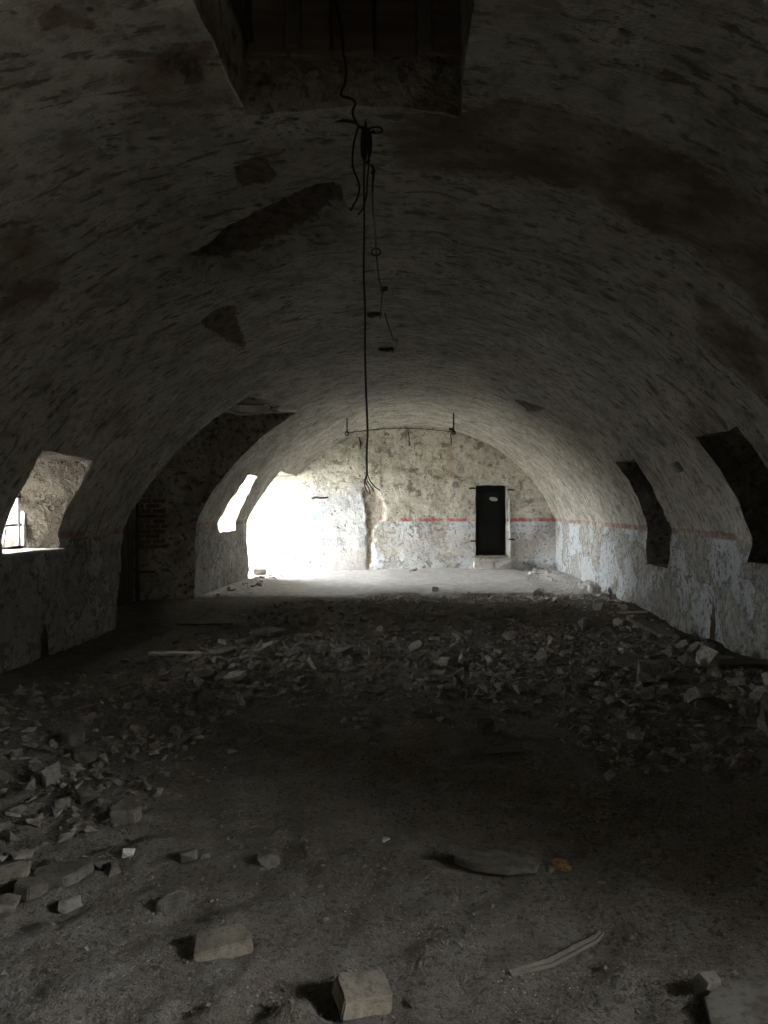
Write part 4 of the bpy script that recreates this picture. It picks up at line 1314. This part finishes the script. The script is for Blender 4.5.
# ------------------------------------------------------------------ countable rubble: shared shapes, one object each
variants = [slab_mesh(500 + k, (1, rng.uniform(0.55, 0.85), rng.uniform(0.14, 0.28))) for k in range(7)] + [chunk_mesh(520 + k, (1, rng.uniform(0.6, 0.9), rng.uniform(0.4, 0.7)), 11) for k in range(7)]
def variant_for(mat):
    out = []
    for me in variants:
        c = me.copy()
        c.materials.clear()
        c.materials.append(mat)
        out.append(c)
    return out
V_rub, V_pale, V_dark = variant_for(M_deb), variant_for(M_pale), variant_for(M_rub)
taken = []
def free(x, y, r):
    for (a, b_, q) in taken:
        if (a - x) ** 2 + (b_ - y) ** 2 < (0.75 * (q + r)) ** 2:
            return False
    return True
for o in list(C.objects):
    if o.type == 'MESH' and o.parent is None and o.name.split('.')[0] in ('broken_brick', 'floor_plate', 'rubble_stone', 'floor_plank', 'loose_brick', 'ochre_stone', 'white_stone', 'stone_block'):
        taken.append((o.location.x, o.location.y, max(o.dimensions[:2]) * 0.5 if o.dimensions[0] else 0.1))

def strew(n, spot, size, flat, meshes, label, group, mid_y, tilt=0.25, name='rubble_piece', cat_='rubble'):
    done = tries = 0
    while done < n and tries < n * 40:
        tries += 1
        x, y = spot()
        s = size()
        if not (XL + 0.15 < x < XR - 0.2) or not free(x, y, s * 0.4):
            continue
        me = meshes[rng.randrange(7)] if rng.random() < flat else meshes[7 + rng.randrange(7)]
        o = link(name, me)
        o.scale = (s, s * rng.uniform(0.8, 1.1), s * rng.uniform(0.8, 1.2))
        rest(o, x, y, (rng.gauss(0, tilt), rng.gauss(0, tilt), rng.uniform(0, 6.28)), s * 0.05)
        kind_ = 'flat plate' if me in meshes[:7] else 'angular lump'
        big = 'large' if s > 0.2 else 'medium' if s > 0.12 else 'small'
        side = 'nearer' if y < mid_y else 'farther'
        tag(o, f'{big} {kind_} {label}, {side} half', cat_, group)
        taken.append((x, y, s * 0.4))
        done += 1

U, G = rng.uniform, rng.gauss
strew(62, lambda: (U(1.3, 3.0), U(5.2, 9.3)), lambda: min(0.34, 0.09 + abs(G(0, 0.09))), 0.7, V_rub, 'in the dark rubble along the right wall', 'rubble along the right wall', 7.2, 0.3)
strew(48, lambda: (G(-1.75, 0.55), G(7.6, 0.6)), lambda: min(0.28, 0.08 + abs(G(0, 0.06))), 0.7, V_rub, 'in the faintly lit rubble patch left of centre', 'rubble patch left of centre', 7.6, 0.28)
strew(58, lambda: (U(-2.6, 1.6), U(7.6, 12.2)), lambda: min(0.36, 0.10 + abs(G(0, 0.09))), 0.85, V_rub, 'in the dark rubble band before the lit concrete', 'rubble band across the floor', 9.8, 0.16)
strew(40, lambda: (G(0.4, 0.45), G(7.3, 0.5)), lambda: min(0.22, 0.07 + abs(G(0, 0.05))), 0.4, V_rub, 'in the dark heap at the middle of the floor', 'rubble heap mid floor', 7.3, 0.3)
strew(42, lambda: (U(-3.2, -1.75), U(3.7, 6.4)), lambda: min(0.20, 0.06 + abs(G(0, 0.05))), 0.4, V_dark, 'in the dark heap at the left picture edge', 'stones of the left heap', 5.0, 0.3)
strew(34, lambda: (U(-0.9, 2.4), G(13.45, 0.28)), lambda: min(0.24, 0.08 + abs(G(0, 0.06))), 0.5, V_pale, 'of pale rubble on the lit concrete edge', 'pale rubble ridge', 13.45, 0.3)
strew(30, lambda: (3.05 - abs(G(0, 0.45)), U(10, 19.2)), lambda: min(0.26, 0.09 + abs(G(0, 0.06))), 0.5, V_pale, 'of pale debris at the right wall foot', 'debris at the far right wall', 14.5, 0.3)
strew(16, lambda: (-3.95 + abs(G(0, 0.4)), U(13.8, 18.5)), lambda: min(0.28, 0.1 + abs(G(0, 0.06))), 0.7, V_rub, 'of debris at the foot of the left pier', 'debris at the left pier', 16, 0.2)
strew(14, lambda: (U(-1.5, 1.6), U(2.45, 3.9)), lambda: U(0.022, 0.045), 0.3, V_dark, 'lying loose on the foreground dirt', 'foreground pebbles', 3.1, 0.3, 'pebble', 'pebble')

# ------------------------------------------------------------------ uncountable grit
def grit(name, n, spot, smin, smax, mat, label, cat):
    tpl = []
    for k in range(6):
        me = chunk_mesh(800 + k, (1, 0.8, 0.55 if k % 2 else 0.3), 8)
        tpl.append((np.array([v.co for v in me.vertices]), [tuple(p.vertices) for p in me.polygons]))
        bpy.data.meshes.remove(me)
    xy = np.array([spot() for _ in range(n)])
    hz = height(xy[:, 0], xy[:, 1])
    V, Fc, base = [], [], 0
    for k in range(n):
        tv, tf = tpl[nrng.integers(6)]
        s = smin + (smax - smin) * nrng.random() ** 2.5
        mt = np.array(Euler((nrng.normal(0, 0.3), nrng.normal(0, 0.3), nrng.random() * 6.28)).to_matrix())
        V.append((tv * s) @ mt.T + np.array([xy[k, 0], xy[k, 1], hz[k] + s * 0.12]))
        Fc += [tuple(i + base for i in f) for f in tf]
        base += len(tv)
    me = mesh_from(name, np.concatenate(V), Fc)
    tag(link(name, me, mat), label, cat, kind='stuff')

def spot_mid():
    k = rng.random()
    if k < 0.30: return U(1.0, 3.1), U(4.6, 10.0)
    if k < 0.48: return G(-1.7, 0.7), G(7.6, 0.8)
    if k < 0.66: return max(-3.9, min(3.0, G(0.2, 1.1))), G(7.6, 1.0)
    if k < 0.86: return U(-2.9, 2.2), U(7.5, 13.2)
    return U(-3.6, -1.5), U(3.4, 6.8)
grit('rubble_grit', 10500, spot_mid, 0.025, 0.12, M_deb, 'dark grit and crumbled plaster covering the middle floor', 'grit')
def spot_near():
    return U(-2.2, 1.9), 2.1 + 2.6 * rng.random() ** 0.8
grit('fine_gravel', 5200, spot_near, 0.006, 0.03, M_rub, 'fine gravel on the foreground dirt', 'gravel')
def spot_far():
    k = rng.random()
    if k < 0.45: return U(-1.2, 2.7), G(13.5, 0.3)
    if k < 0.75: return 3.1 - abs(G(0, 0.5)), U(9.5, 19.5)
    if k < 0.9: return -4.0 + abs(G(0, 0.5)), U(13.7, 19.4)
    return U(-3.8, 3.0), 19.6 - abs(G(0, 0.12))
grit('pale_grit', 1900, spot_far, 0.02, 0.085, M_pale, 'pale grit along the edge of the lit concrete and wall feet', 'grit')
